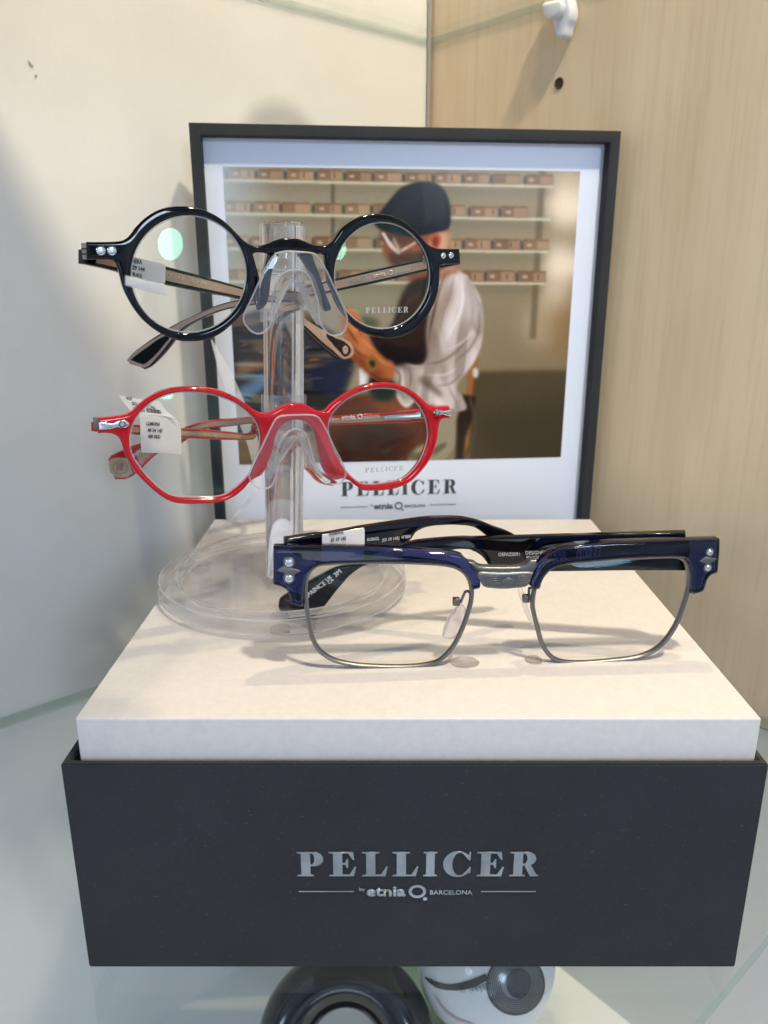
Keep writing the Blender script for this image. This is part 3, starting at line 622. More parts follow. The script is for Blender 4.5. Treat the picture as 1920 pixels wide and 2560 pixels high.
def collar(z0, z1):
    o = along(z0); L = (along(z1)-o).length
    lathe_obj('collar', [(0.0079,0),(0.0086,0),(0.0088,0.0003),(0.0088,L-0.0003),(0.0086,L),(0.0079,L),(0.0079,0)], frame_at(o, ax), M['clear'], st, 64, 40)
collar(H-0.0163, H+0.0185); collar(H-0.0727, H-0.0435)
def inner_band(P, half):
    V = np.array(P); T = np.gradient(V, axis=0); T /= np.linalg.norm(T, axis=1)[:,None]+1e-12; Nn = np.c_[-T[:,1], T[:,0]]
    return [tuple(p) for p in V+Nn*half] + [tuple(p) for p in (V-Nn*half)[::-1]]
def nose_rest(G, crop, loop_pts, i0, i1, vee, back):
    r_ = plate('nose_rest', G, [pts(crop, loop_pts)], 0.0022, 0.0036, 0.0003, M['clear'], st, n=6, wt=0.003)
    loop = [G.at(*G.un(p, 0.003), 0.003) for p in smooth(pts(crop, loop_pts), 5)]
    tube('rest_rim', loop, (0.00072,0.00030), M['edge'], r_, closed=True, segs=8, flat=G.n)
    arch = [G.un(p, -0.002) for p in smooth(pts(crop, loop_pts[i0:i1]), 5, closed=False)]
    obj('rest_channel', curve_mesh([inner_band(arch, 0.0006)], -back, 0.0021, G, 0.0), M['clear'], r_)
    vv2 = [G.un(p, -0.006) for p in smooth(pts(crop, vee), 5, closed=False)]
    obj('rest_web', curve_mesh([inner_band(vv2, 0.0004)], -0.012, -0.006, G, 0.0), M['edge'], r_)
nose_rest(G1, 'H', [(560,60),(640,45),(740,48),(1000,72),(1060,110),(1120,190),(1200,330),(1300,540),(1400,750),(1460,900),(1480,990),(1470,1080),(1420,1170),(1330,1210),(1240,1195),(1170,1130),(1100,1020),
          (1080,880),(1070,740),(1040,620),(1000,500),(950,390),(870,320),(760,300),(660,315),(570,370),(520,450),(470,600),(440,750),(440,900),(430,1010),(390,1110),(320,1170),(240,1185),(160,1150),(90,1080),(48,990),(60,910),(150,720),(250,500),(340,310),(440,140),(500,80)], 17, 30,
          [(440,1010),(520,820),(600,640),(660,530),(710,480),(780,455),(860,500),(930,640),(1000,800),(1060,940),(1140,1060)], 0.023)
nose_rest(G2, 'J', [(600,105),(800,95),(1000,98),(1080,130),(1140,210),(1210,340),(1300,540),(1380,690),(1440,820),(1460,890),(1440,980),(1380,1040),(1290,1055),(1210,1030),(1150,980),
          (1080,860),(1010,700),(980,560),(940,440),(890,350),(800,290),(700,310),(620,370),(560,460),(510,600),(485,760),(500,900),(470,1010),(420,1090),(330,1118),(240,1100),(170,1040),(130,960),(140,880),(220,700),(320,500),(420,290),(490,160),(540,120)], 15, 27,
          [(400,1000),(500,820),(640,620),(720,490),(790,430),(870,460),(950,600),(1030,760),(1130,930)], 0.015)

# ------------------------------------------------------------ spectacles
def lens(name, G, loop_px, m, parent, w=-0.0018, dome=0.0016, thick=0.0012, bevel=None):
    P = [G.un(p) for p in smooth(loop_px, 6)]; P = np.array(P); c = P.mean(axis=0); bm = bmesh.new(); R = 10; rings = []
    for side, off in ((0, 0.0), (1, -thick)):
        cen = bm.verts.new(G.at(c[0], c[1], w+dome+off)); prev = [cen]
        for k in range(1, R+1):
            f = k/R; q = c + (P-c)*f*1.004
            ring = [bm.verts.new(G.at(x, y, w+dome*(1-f*f)+off)) for x, y in q]
            N = len(ring)
            for i in range(N):
                j = (i+1) % N
                if k == 1: bm.faces.new((cen, ring[i], ring[j]))
                else: bm.faces.new((prev[i], ring[i], ring[j], prev[j]))
            prev = ring
        rings.append(prev)
    for i in range(len(rings[0])):
        j = (i+1) % len(rings[0]); bm.faces.new((rings[0][i], rings[1][i], rings[1][j], rings[0][j]))
    o = obj(name, from_bm(bm), m, parent, smooth_deg=50)
    if bevel: tube('lens_edge', [G.at(*(c+(p-c)*0.989), w+0.0006) for p in P], (0.0003,0.00028), bevel, o, closed=True, segs=6, flat=G.n)
    return o
def strip(name, T, top, bot, m, parent, thick=0.0036, w=0.0, bevel=0.0006, n=70):
    a = resample(smooth(top, 6, closed=False), n); b = resample(smooth(bot, 6, closed=False), n)
    L = [T.un(tuple(p)) for p in a] + [T.un(tuple(p)) for p in b[::-1]]
    o = obj(name, curve_mesh([L], w-thick, w, T, bevel), m, parent); return o, a, b
def inlay(name, T, a, b, f0, f1, i0, i1, m, parent, w=0.00012, thick=0.0003, flare=0.0):
    """a strip let into the temple between the fractions f0..f1 of its height; flare widens it towards the tip"""
    k = np.clip((np.arange(len(a))-44)/18.0, 0, 1)[:,None]*flare
    A = a + (b-a)*(f0-k); B = a + (b-a)*(f1+k); La = A[i0:i1]; Lb = B[i0:i1]
    L = [T.un(tuple(p), w) for p in La] + [T.un(tuple(p), w) for p in Lb[::-1]]
    return obj(name, curve_mesh([L], w-thick, w, T, 0.0), m, parent)
def rivet(G, p, rad, m, parent, w=0.0002, name='rivet'):
    u, v = G.un(p); mm = Matrix(((G.d.x,G.z.x,G.n.x,G.at(u,v,w).x),(G.d.y,G.z.y,G.n.y,G.at(u,v,w).y),(G.d.z,G.z.z,G.n.z,G.at(u,v,w).z),(0,0,0,1)))
    o = lathe_obj(name, [(0,0.0002),(rad*.35,0.0002),(rad*.45,0.0004),(rad*.8,0.0004),(rad,0.0002),(rad,-0.0004)], mm, m, parent, 28, 50); return o
def hinged(u_hinge, G, deg, depth=0.004):
    o = G.at(u_hinge, 0, -depth); base = math.degrees(math.atan2(G.d.y, G.d.x)); return Plane((o.x, o.y, 0), base+deg)

# --- black round spectacles
g = thing('eyeglasses', 'black round eyeglasses with two silver rivets per side on the upper nose rest', 'eyeglasses', G1.at(0, H, 0), 'eyeglasses on the clear stand')
outA = pts('A', [(118,412,1),(200,413),(300,412),(400,405),(450,385),(490,345),(530,290),(600,220),(690,160),(790,125),(900,115),(1010,122),(1100,148),(1200,195),(1290,260),(1370,340),(1430,400)])
outB = pts('B', [(20,362),(60,371),(100,366),(150,350),(200,328),(250,316),(300,315),(350,322),(400,340),(450,360),(500,368),(550,362),(580,345),(610,306),(650,250),(700,210),(770,170),(840,152),(900,147),(970,155),(1040,175),(1100,210),(1160,260),(1210,320),(1250,360),(1290,382),(1340,390),(1400,392),(1466,392,1),(1474,497,1),(1400,501),(1345,503),(1333,520),(1330,560),(1326,640),(1308,730),(1278,800),(1230,878),(1170,940),(1100,985),(1030,1008),(960,1013),(880,1001),(800,967),(730,915),(680,855),(635,780),(600,700),(562,620),(545,540),(540,470),(532,436),(515,428),(480,425),(440,415),(400,408),(350,405),(280,408),(220,415),(150,425),(100,418),(48,420),(36,436),(45,480),(55,560),(58,650)])
outA2 = pts('A', [(1528,700),(1528,770),(1508,860),(1470,945),(1420,1010),(1350,1080),(1270,1150),(1180,1205),(1090,1232),(1000,1241),(900,1236),(800,1205),(700,1152),(600,1072),(520,975),(460,875),(425,800),(405,730),(390,670),(375,620),(360,585),(330,563),(250,560),(120,560,1)])
inL = [px('A', 972+483*math.cos(t), 680+490*math.sin(t)) for t in np.linspace(0, 2*math.pi, 33)[:-1]]
inR = [px('B', 934+334*math.cos(t), 577+372*math.sin(t)) for t in np.linspace(0, 2*math.pi, 33)[:-1]]
plate('front_frame', G1, [outA+outB+outA2, inL, inR], -0.0042, 0, 0.0009, M['black'], g, n=5)
L1 = lens('lens', G1, inL, M['lens'], g, bevel=M['edge']); L2 = lens('lens', G1, inR, M['lens'], g, bevel=M['edge'])
for c, x, y, r_ in (('A',238,486,.00135),('A',330,486,.00135),('B',1348,440,.00105),('B',1402,438,.00105)): rivet(G1, px(c,x,y), r_, M['steel'], g)
# nose arms of the bridge
GA = G1.off(-0.0004)
plate('nose_arm', GA, [pts('H', [(400,70,1),(555,70,1),(500,180),(455,330),(430,520),(410,680),(370,790),(300,850),(255,862),(250,830),(290,700),(310,520),(335,370),(370,200)])], -0.005, -0.0006, 0.0008, M['black'], g)
plate('nose_arm', GA, [pts('H', [(820,70,1),(1005,70,1),(1050,200),(1110,350),(1160,500),(1210,660),(1270,810),(1275,850),(1220,878),(1180,850),(1110,700),(1050,520),(990,360),(920,220)])], -0.005, -0.0006, 0.0008, M['black'], g)
# layered end pieces
uL = G1.un(px('A',118,486))[0]; uR = G1.un(px('B',1470,445))[0]
vtL = G1.un(px('A',118,418))[1]; vbL = G1.un(px('A',118,556))[1]; vtR = G1.un(px('B',1468,398))[1]; vbR = G1.un(px('B',1472,494))[1]
for sg, u_, vt_, vb_ in ((-1,uL,vtL,vbL),(1,uR,vtR,vbR)):
    ua, ub = (u_-0.0011, u_+0.014) if sg < 0 else (u_-0.012, u_-0.0002)
    e = obj('end_piece', curve_mesh([[(ua,vb_),(ub,vb_),(ub,vt_),(ua,vt_)]], -0.0072, -0.0043, G1, 0.0004), M['beige'], g)
    for f in (.36,.68):
        vm = vt_+(vb_-vt_)*f; obj('hinge_knuckle', curve_mesh([[(ua-.00015,vm-.00018),(ub,vm-.00018),(ub,vm+.00018),(ua-.00015,vm+.00018)]], -0.00735, -0.0042, G1), M['black'], e)
T1 = hinged(uL-0.0004, G1, 31, 0.0074)
tp, a_, b_ = strip('temple', T1, pts('A',[(100,475),(375,520),(510,548),(770,612),(1100,700),(1445,800)])+pts('B',[(100,712),(200,742),(300,795),(400,870),(470,915),(600,985),(700,1058),(735,1105)]),
      pts('A',[(100,594),(375,655),(510,700),(770,765),(1100,830),(1440,893)])+pts('B',[(100,766),(200,795),(300,855),(420,960),(500,1040),(600,1125),(655,1160),(700,1150)]), M['black'], g)
inlay('inner_layer', T1, a_, b_, .20, .78, 3, 66, M['beige'], tp, flare=.08); plate('tip_border', T1, [pts('H', [(1110,1140),(1250,1190),(1500,1290),(1566,1400),(1545,1490),(1440,1532),(1350,1480),(1200,1310)])], -.0001, 0.0003, 0, M['beige'], tp); plate('tip_window', T1, [pts('H', [(1190,1190),(1300,1240),(1440,1300),(1520,1395),(1508,1460),(1440,1500),(1385,1450),(1270,1320)])], 0, 0.0005, 0, M['black'], tp)
rivet(T1, px('H',1440,1410), 0.0019, M['beige'], tp, w=0.0006, name='tip_dot')
T2 = hinged(uR+0.0004, G1, 180-31-180+0, 0.0074)
tp, a_, b_ = strip('temple', T2, pts('B',[(1465,420),(1230,462),(900,530),(600,600),(450,635),(300,665),(100,700)])+pts('A',[(1420,887),(1300,910),(1150,958),(1000,1027),(850,1097),(750,1160),(600,1260),(490,1345),(450,1400)]),
      pts('B',[(1465,500),(1240,545),(920,620),(620,685),(450,720),(300,745),(100,775)])+pts('A',[(1420,948),(1300,968),(1180,1005),(1050,1060),(930,1130),(850,1220),(760,1335),(640,1455),(600,1472)]), M['black'], g)
inlay('inner_layer', T2, a_, b_, .18, .80, 3, 66, M['beige'], tp, flare=.06); plate('tip_border', T2, [pts('A', [(470,1385),(500,1345),(610,1265),(740,1185),(850,1120),(900,1130),(830,1215),(740,1330),(640,1440),(600,1458,1),(480,1425,1)])], -.0001, 0.0003, 0, M['beige'], tp); plate('tip_window', T2, [pts('A', [(488,1392,1),(560,1335),(640,1278),(740,1210),(810,1195),(770,1262),(700,1345),(630,1410),(595,1430,1)])], 0, 0.0005, 0, M['black'], tp)
text('lettering', T1, 'CIRERA 38', px('A',785,700), px('A',935,735), M['gold'], tp, h=0.0014)
text('lettering', T1, '38 29 144', px('A',975,742), px('A',1115,775), M['gold'], tp, h=0.0014)
text('lettering', T2, 'PELLICER', px('B',705,628), px('B',830,602), M['gold'], tp, h=0.0014)
text('lettering', T2, 'etnia O', px('B',862,595), px('B',1005,568), M['gold'], tp, h=0.0017, bold=.2)
text('lettering', T2, 'BARCELONA', px('B',1015,565), px('B',1125,540), M['gold'], tp, h=0.0009)
a = G1.un(px('B',810,833)); b = G1.un(px('B',1106,838)); c_ = G1.un(px('B',810,792))
serif('lens_print', G1, a[0], (a[1]+b[1])/2, b[0]-a[0], c_[1]-a[1], M['demo'], L2, w=0.0003, thick=0.0001)
TS = T1.off(0.0006)
sk = plate('price_sticker', TS, [pts('A',[(440,520,1),(600,560),(745,595),(768,612),(770,690),(768,752,1),(640,738),(440,690,1)])], 0, 0.0004, 0.0001, M['sticker'], g)
plate('sticker_flap', Plane(TS.o+TS.n*0.0012, math.degrees(math.atan2(TS.d.y,TS.d.x)), -18), [pts('A',[(440,692,1),(640,740),(760,756,1),(792,858,1),(640,825),(440,770,1)])], 0, 0.0003, 0.0001, M['sticker'], sk)
text('lettering', TS, 'CIRERA', px('L',790,530), px('L',972,556), M['ink'], sk, h=0.0014, w=0.0007, bold=.15)
text('lettering', TS, '38 29 144', px('L',755,610), px('L',1006,660), M['ink'], sk, h=0.0014, w=0.0007, bold=.15)
text('lettering', TS, '807 BLACK', px('L',760,690), px('L',972,748), M['ink'], sk, h=0.0012, w=0.0007, bold=.1)

# --- red spectacles
g = thing('eyeglasses', 'glossy red eyeglasses with silver side plates and white price sticker on the lower nose rest', 'eyeglasses', G2.at(0, H-0.06, 0), 'eyeglasses on the clear stand')
o1 = pts('C', [(82,418,1),(180,408),(270,396),(330,382),(370,358),(420,310),(480,262),(560,214),(650,180),(740,162),(830,157),(920,158),(1020,170),(1120,196),(1220,241),(1320,305),(1400,358),(1450,378),(1500,375),(1560,350),(1610,324)])
o2 = pts('D', [(50,270),(100,250)][:0]+[(300,246),(350,246),(400,256),(440,275),(480,297),(520,302),(545,292),(580,255),(640,210),(700,168),(780,130),(860,110),(950,103),(1030,110),(1100,135),(1160,170),(1210,215),(1250,250),(1290,264),(1340,268),(1397,264,1),(1398,352,1),(1350,357),(1330,378),(1322,415),(1313,490),(1295,560),(1260,640),(1200,720),(1130,788),(1060,825),(980,845),(880,852),(800,848),(740,810),(710,785),(660,768),(610,776),(560,755),(525,700),(505,640),(490,560),(470,470),(440,410),(400,374),(350,360),(300,364),(250,388),(215,430),(195,475),(180,533),(165,600),(145,650),(130,695),(95,742),(44,771)])
o3 = pts('C', [(1340,955),(1300,1003),(1230,1062),(1150,1103),(1050,1125),(930,1133),(800,1133),(700,1117),(620,1077),(540,1015),(460,940),(390,860),(340,780),(300,700),(278,625),(250,578),(210,552),(150,543),(82,545,1)])
# shape continues from crop C to crop D
i1 = pts('C', [(345,620),(350,540),(370,470),(410,400),(470,330),(550,270),(650,225),(760,203),(860,200),(970,208),(1080,232),(1200,280),(1300,345),(1370,410),(1410,470),(1430,530),(1435,600),(1420,700),(1390,790),(1350,880),(1290,950),(1220,1010),(1150,1055),(1070,1075),(960,1082),(830,1082),(730,1075),(650,1045),(570,985),(490,905),(420,820),(375,750),(352,690)])
i2 = pts('D', [(556,410),(564,360),(590,310),(640,255),(710,200),(790,165),(880,142),(960,140),(1040,152),(1110,185),(1170,235),(1215,300),(1240,360),(1252,430),(1250,500),(1230,570),(1200,640),(1150,710),(1090,765),(1020,790),(940,805),(850,812),(790,805),(730,765),(670,700),(620,620),(585,540),(562,470)])
plate('front_frame', G2, [o1+o2+o3, i1, i2], -0.0040, 0, 0.0010, M['red'], g, n=5)
L1 = lens('lens', G2, i1, M['lens'], g, bevel=M['edge']); L2 = lens('lens', G2, i2, M['lens'], g, bevel=M['edge'])
sp = plate('side_plate', G2, [pts('C', [(88,447,1),(150,447),(190,458),(240,438),(290,430),(325,440),(342,465),(325,488),(290,496),(240,490),(190,505),(150,508),(92,512,1)])], -0.001, 0.0005, 0.0003, M['steel'], g)
rivet(G2, px('C',283,463), 0.0012, M['gunmetal'], sp, w=0.0005); rivet(G2, px('C',283,463), 0.0008, M['steel'], sp, w=0.0007)
sp = plate('side_plate', G2, [pts('D', [(1402,287,1),(1370,292),(1345,296),(1320,288),(1295,290),(1278,305),(1292,322),(1320,324),(1345,318),(1370,328),(1404,332,1)])], -0.001, 0.0005, 0.0003, M['steel'], g)
rivet(G2, px('D',1303,306), 0.0012, M['gunmetal'], sp, w=0.0005); rivet(G2, px('D',1303,306), 0.0008, M['steel'], sp, w=0.0007)
uL = G2.un(px('C',82,480))[0]; uR = G2.un(px('D',1400,308))[0]
for s, u_, c, x, y0, y1 in ((-1,uL,'C',90,430,530),(1,uR,'D',1398,275,345)):
    va, vb_ = G2.un(px(c,x,y0))[1], G2.un(px(c,x,y1))[1]; ua, ub = (u_-0.0012, u_+0.010) if s < 0 else (u_-0.010, u_+0.0006)
    obj('hinge', curve_mesh([[(ua,vb_),(ub,vb_),(ub,va),(ua,va)]], -0.0068, -0.0041, G2, 0.0004), M['gunmetal'], g)
T1 = hinged(uL, G2, 31, 0.0070)
tp, a_, b_ = strip('temple', T1, pts('C',[(70,455),(360,470),(770,502),(1000,512),(1180,530),(1395,540)])+pts('D',[(60,395),(200,420),(330,500),(410,620),(470,690),(560,745),(625,790)]),
      pts('C',[(70,530),(360,552),(770,580),(1000,592),(1180,598),(1395,590)])+pts('D',[(60,440),(180,470),(280,540),(370,660),(440,720),(520,800),(590,818)]), M['red'], g)
inlay('inner_layer', T1, a_, b_, .22, .74, 2, 66, M['tan'], tp)
text('lettering', T1, 'LLIMONA RD [48 24 142]', px('C',780,545), px('C',1070,572), M['gold'], tp, h=0.0011)
T2 = hinged(uR, G2, -31, 0.0070)
tp, a_, b_ = strip('temple', T2, pts('D',[(1380,285),(1160,293),(900,318),(560,336),(300,345),(60,350)])+pts('C',[(1370,414),(1150,425),(1000,440),(880,465),(780,500),(640,580),(430,625),(330,660),(175,735),(163,760)]),
      pts('D',[(1380,345),(1160,375),(900,385),(560,398),(300,400),(60,398)])+pts('C',[(1370,462),(1150,490),(1000,500),(900,530),(820,590),(700,670),(560,720),(440,830),(330,918),(220,925)]), M['red'], g)
inlay('inner_layer', T2, a_, b_, .24, .76, 2, 64, M['tan'], tp)
plate('tip_panel', T2, [pts('C',[(175,770,1),(215,745),(330,745,1),(375,870,1),(325,905,1),(235,908,1),(185,860,1)])], 0, 0.0004, 0.0001, M['tan'], tp)
ring_ = [px('C',272+62*math.cos(t), 825+58*math.sin(t)) for t in np.linspace(0,2*math.pi,25)[:-1]]; ring2 = [px('C',272+57*math.cos(t), 825+53*math.sin(t)) for t in np.linspace(0,2*math.pi,25)[:-1]]
plate('tip_emblem', T2, [ring_, ring2], 0, 0.0005, 0, M['gunmetal'], tp); text('lettering', T2, 'HP', px('C',245,850), px('C',300,850), M['gunmetal'], tp, w=0.0006, h=0.0035)
text('lettering', T2, 'Pellicer', px('D',565,368), px('D',632,362), M['whiteprint'], tp, h=0.0016); text('lettering', T2, 'etnia O', px('D',648,360), px('D',795,352), M['whiteprint'], tp, h=0.0021, bold=.3)
text('lettering', T2, 'BARCELONA', px('D',803,350), px('D',912,342), M['whiteprint'], tp, h=0.0011); 
plate('hinge_core', T2, [pts('D',[(935,342,1),(960,330),(1000,322),(1140,316),(1205,300),(1215,330),(1205,345),(1140,345),(1000,350),(960,356)])], 0, 0.0006, 0.0002, M['steel'], tp)
text('lettering', T2, 'SPAIN', px('C',372,750), px('C',440,700), M['whiteprint'], tp, h=0.0015)
a = G2.un(px('D',806,722)); b = G2.un(px('D',1072,706)); c_ = G2.un(px('D',806,690))
def serif_tilt(name, G, pa_, pb_, height, m, parent, w, thick):
    a = G.un(pa_); b = G.un(pb_); L = math.dist(a,b); th = math.atan2(b[1]-a[1], b[0]-a[0]); Q = Plane.__new__(Plane); Q.o = G.at(a[0],a[1],0)
    Q.d = G.d*math.cos(th)+G.z*math.sin(th); Q.z = -G.d*math.sin(th)+G.z*math.cos(th); Q.n = G.n
    return serif(name, Q, 0, 0, L, height, m, parent, w=w, thick=thick)
serif_tilt('lens_print', G2, px('D',806,722), px('D',1072,706), c_[1]-a[1], M['demo'], L2, 0.0003, 0.0001)
TS = T1.off(0.0008)
sk = plate('price_sticker', TS, [pts('C',[(412,398,1),(560,400),(690,412),(740,440),(765,500),(768,600),(772,718,1),(600,706),(442,700,1),(432,560),(426,450)])], 0, 0.0004, 0.0001, M['sticker'], g)
fl = Plane(TS.o+TS.n*0.0002, math.degrees(math.atan2(TS.d.y,TS.d.x)), 28)
fl = Plane(TS.at(*TS.un(px('C',550,400)),0.0002), math.degrees(math.atan2(TS.d.y,TS.d.x)), 25)
fp = plate('sticker_flap', fl, [pts('C',[(248,228,1),(420,258),(590,275,1),(640,345),(735,435,1),(640,402),(412,398,1),(350,355),(300,300)])], 0, 0.0003, 0.0001, M['sticker'], sk)
text('lettering', TS, 'LLIMONA', px('C',487,475), px('C',598,480), M['ink'], sk, h=0.0013, w=0.0008, bold=.15)
text('lettering', TS, '48 24 142', px('C',494,528), px('C',618,535), M['ink'], sk, h=0.0013, w=0.0008, bold=.15)
text('lettering', TS, '480 RED', px('C',497,580), px('C',600,586), M['ink'], sk, h=0.0013, w=0.0008, bold=.15)
text('lettering', fl, 'ROJ7', px('C',322,260), px('C',368,266), M['ink'], fp, h=0.0010, w=0.0005); text('lettering', fl, '00144 C96', px('C',365,305), px('C',560,345), M['ink'], fp, h=0.0013, w=0.0005)
bars = []
for k in range(26):
    if rng.random() < .72:
        f = k/26; x = 372+f*225; y = 325+f*28; wd = 3+rng.random()*3; bars.append(pts('C',[(x,y,1),(x+wd,y+.5,1),(x+wd+12,y+32,1),(x+12,y+31.5,1)]))
plate('barcode', fl, bars, 0, 0.0005, 0, M['ink'], fp, n=1)

# --- round spectacles on the upper shelf, above the picture: their shadow falls on the painted wall
G4 = Plane((0.020, 0.405, H+0.169), 36)
ug = thing('eyeglasses', 'dark round eyeglasses standing on the upper glass shelf above the picture', 'eyeglasses', G4.at(0,-0.025,0), 'eyeglasses on the upper shelf')
circ = lambda cx, cy, r: [(cx+r*math.cos(t), cy+r*math.sin(t)) for t in np.linspace(0,2*math.pi,41)[:-1]]
for sx in (-1, 1): obj('rim', curve_mesh([circ(sx*0.030,0,0.0245), circ(sx*0.030,0,0.0185)], -0.004, 0, G4, 0.0008), M['black'], ug)
tube('bridge', [G4.at(-0.010,0.006,-0.002), G4.at(-0.004,0.010,-0.002), G4.at(0.004,0.010,-0.002), G4.at(0.010,0.006,-0.002)], 0.0024, M['black'], ug)

# --- blue browline spectacles standing on the box
G3 = Plane((0.0358, 0.2287, 0), 3.4, 3.0)
zc = ZW - G3.o.z; G3.o = Vector((0.0358, 0.2287, ZW))
g = thing('eyeglasses', 'translucent navy browline eyeglasses with gunmetal rims standing on the cream box top', 'eyeglasses', Vector((0.0358,0.2287,ZW)))
BL = pts('E', [(118,245,1),(250,243),(440,244),(740,250),(1000,262),(1200,275),(1370,290),(1425,305),(1450,330),(1480,355),(1520,390),(1548,440),(1555,515,1),(1548,532),(1495,542,1),(1490,510),(1480,470),(1450,430),(1410,400),(1350,380),(1250,368),(1100,360),(900,355),(700,358),(520,365),(440,375),(390,400),(355,440),(335,490),(328,560),(326,655,1),(300,658),(240,635,1),(235,600),(220,560),(190,530),(118,505,1)])
BR = pts('F', [(365,465,1),(375,430),(400,380),(428,335),(470,278),(530,240),(620,215),(750,202),(900,192),(1100,186),(1300,180),(1563,172,1),(1562,250),(1550,385,1),(1510,400),(1485,430),(1465,490),(1450,505),(1395,522,1),(1378,515,1),(1380,450),(1378,380),(1370,330),(1350,300),(1300,288),(1200,290),(1050,295),(900,305),(750,318),(640,328),(560,345),(500,370),(465,405),(445,440),(430,485,1),(400,490)])
for q in (BL, BR): plate('brow', G3, [q], -0.0052, 0, 0.0009, M['blue'], g, n=5)
RL = pts('E', [(338,560),(348,470),(375,415),(420,382),(480,370),(620,362),(900,359),(1200,368),(1350,384),(1425,414),(1470,460),(1497,530),(1497,620),(1472,720),(1432,830),(1382,930),(1325,1005),(1260,1055),(1150,1082),(1000,1092),(850,1090),(700,1080),(580,1058),(500,1025),(435,975),(392,900),(367,800),(348,680)])
RR = pts('F', [(392,600),(400,520),(425,440),(465,385),(520,352),(600,332),(700,320),(900,306),(1100,296),(1290,291),(1350,310),(1380,370),(1385,440),(1370,530),(1342,620),(1303,720),(1254,800),(1200,860),(1130,905),(1040,935),(900,952),(750,965),(620,965),(540,947),(488,905),(450,840),(422,740),(402,660)])
for q in (RL, RR):
    loop = [G3.at(*G3.un(p), -0.0026) for p in smooth(q, 5)]
    # keep the wire just inside the traced outline
    tube('rim', loop, (0.0012, 0.00078), M['gunmetal'], g, closed=True, segs=10, flat=G3.n)
    lens('lens', G3, q, M['lens_plain'], g, w=-0.0036, dome=0.0022)
br = plate('bridge', G3, [pts('F', [(28,385),(55,440),(68,462),(95,474,1),(200,481),(325,470,1),(352,455),(372,410),(385,375,1),(340,372),(200,378),(60,373,1)])], -0.0040, 0.0008, 0.0006, M['gunmetal'], g)
plate('bridge_top', G3, [pts('F', [(-20,318,1),(20,325),(50,345),(110,352),(300,350),(340,335),(370,312),(410,308,1),(415,350),(385,390,1),(50,385,1),(0,370)])], -0.0046, -0.0008, 0.0005, M['gunmetal'], br)
for y in (398, 412, 426, 440):
    for xa, xb in ((85,165),(285,365)):
        if y > 430: xa, xb = (95,175) if xa < 200 else (275,350)
        plate('engraved_line', G3, [pts('F', [(xa,y-2,1),(xb,y-3,1),(xb,y+1,1),(xa,y+2,1)])], 0, 0.0011, 0.0001, M['gunmetal'], br, n=1)
plate('engraved_diamond', G3, [pts('F', [(172,427,1),(222,402,1),(275,424,1),(225,452,1)])], 0, 0.0012, 0.0003, M['gunmetal'], br, n=1)
for (c, x, y, r_) in (('E',228,347,.0020),('E',228,455,.0020),('F',1492,252,.0016),('F',1480,348,.0016)):
    k_ = rivet(G3, px(c,x,y), r_*.9, M['gunmetal'], g, w=0.0001, name='rivet'); rivet(G3, px(c,x,y), r_*.62, M['steel'], k_, w=0.0004, name='rivet_head')
plate('diamond_plate', G3, [pts('E', [(140,402,1),(190,368,1),(312,402,1),(255,438,1)])], -0.0002, 0.0006, 0.0002, M['gunmetal'], g, n=1)
plate('diamond_plate', G3, [pts('F', [(1425,308,1),(1462,276,1),(1538,290,1),(1482,330,1)])], -0.0002, 0.0006, 0.0002, M['gunmetal'], g, n=1)
# nose pads with wire arms
def pad(G, crop, outline, w0, w1, yaw, path, boxp):
    u, v = G.un(px(crop, *boxp)); o = G.at(u, v, -0.006); T = Plane((o.x,o.y,o.z), math.degrees(math.atan2(G.d.y,G.d.x))+yaw)
    p_ = plate('nose_pad', T, [pts(crop, outline)], w0, w1, 0.0005, M['pad'], g)
    n_ = len(path); P3 = [G.at(*G.un(px(crop, *q[:2]), q[2]), q[2]) for q in path]
    V3 = [Vector(t) for t in P3]; out = []
    for i in range(len(V3)-1):
        for k in range(5): out.append(V3[i].lerp(V3[i+1], k/5))
    out.append(V3[-1]); arm = tube('pad_arm', out, 0.00045, M['gunmetal'], g)
    q = G.at(u, v, -0.0050); bm = bmesh.new(); box_bm(bm, q-Vector((.0012,.0012,.0013)), q+Vector((.0012,.0012,.0013)), 0.0005); obj('pad_box', from_bm(bm), M['gunmetal'], arm)
pad(G3, 'E', [(1296,855),(1330,745),(1370,690),(1425,640),(1452,680),(1440,770),(1400,845),(1350,877),(1312,876)], -0.0012, 0.0004, 25, [(1490,600,-.003),(1484,565,-.004),(1465,545,-.005),(1445,552,-.0055),(1430,585,-.0055),(1412,630,-.005)], (1400,655))
pad(G3, 'K', [(812,705),(850,708),(870,760),(895,850),(930,960),(970,1080),(972,1105),(930,1060),(880,960),(840,850),(815,760)], -0.0012, 0.0004, -10, [(985,720,-.003),(960,704,-.004),(925,705,-.005),(922,760,-.0055),(925,830,-.005)], (928,868))
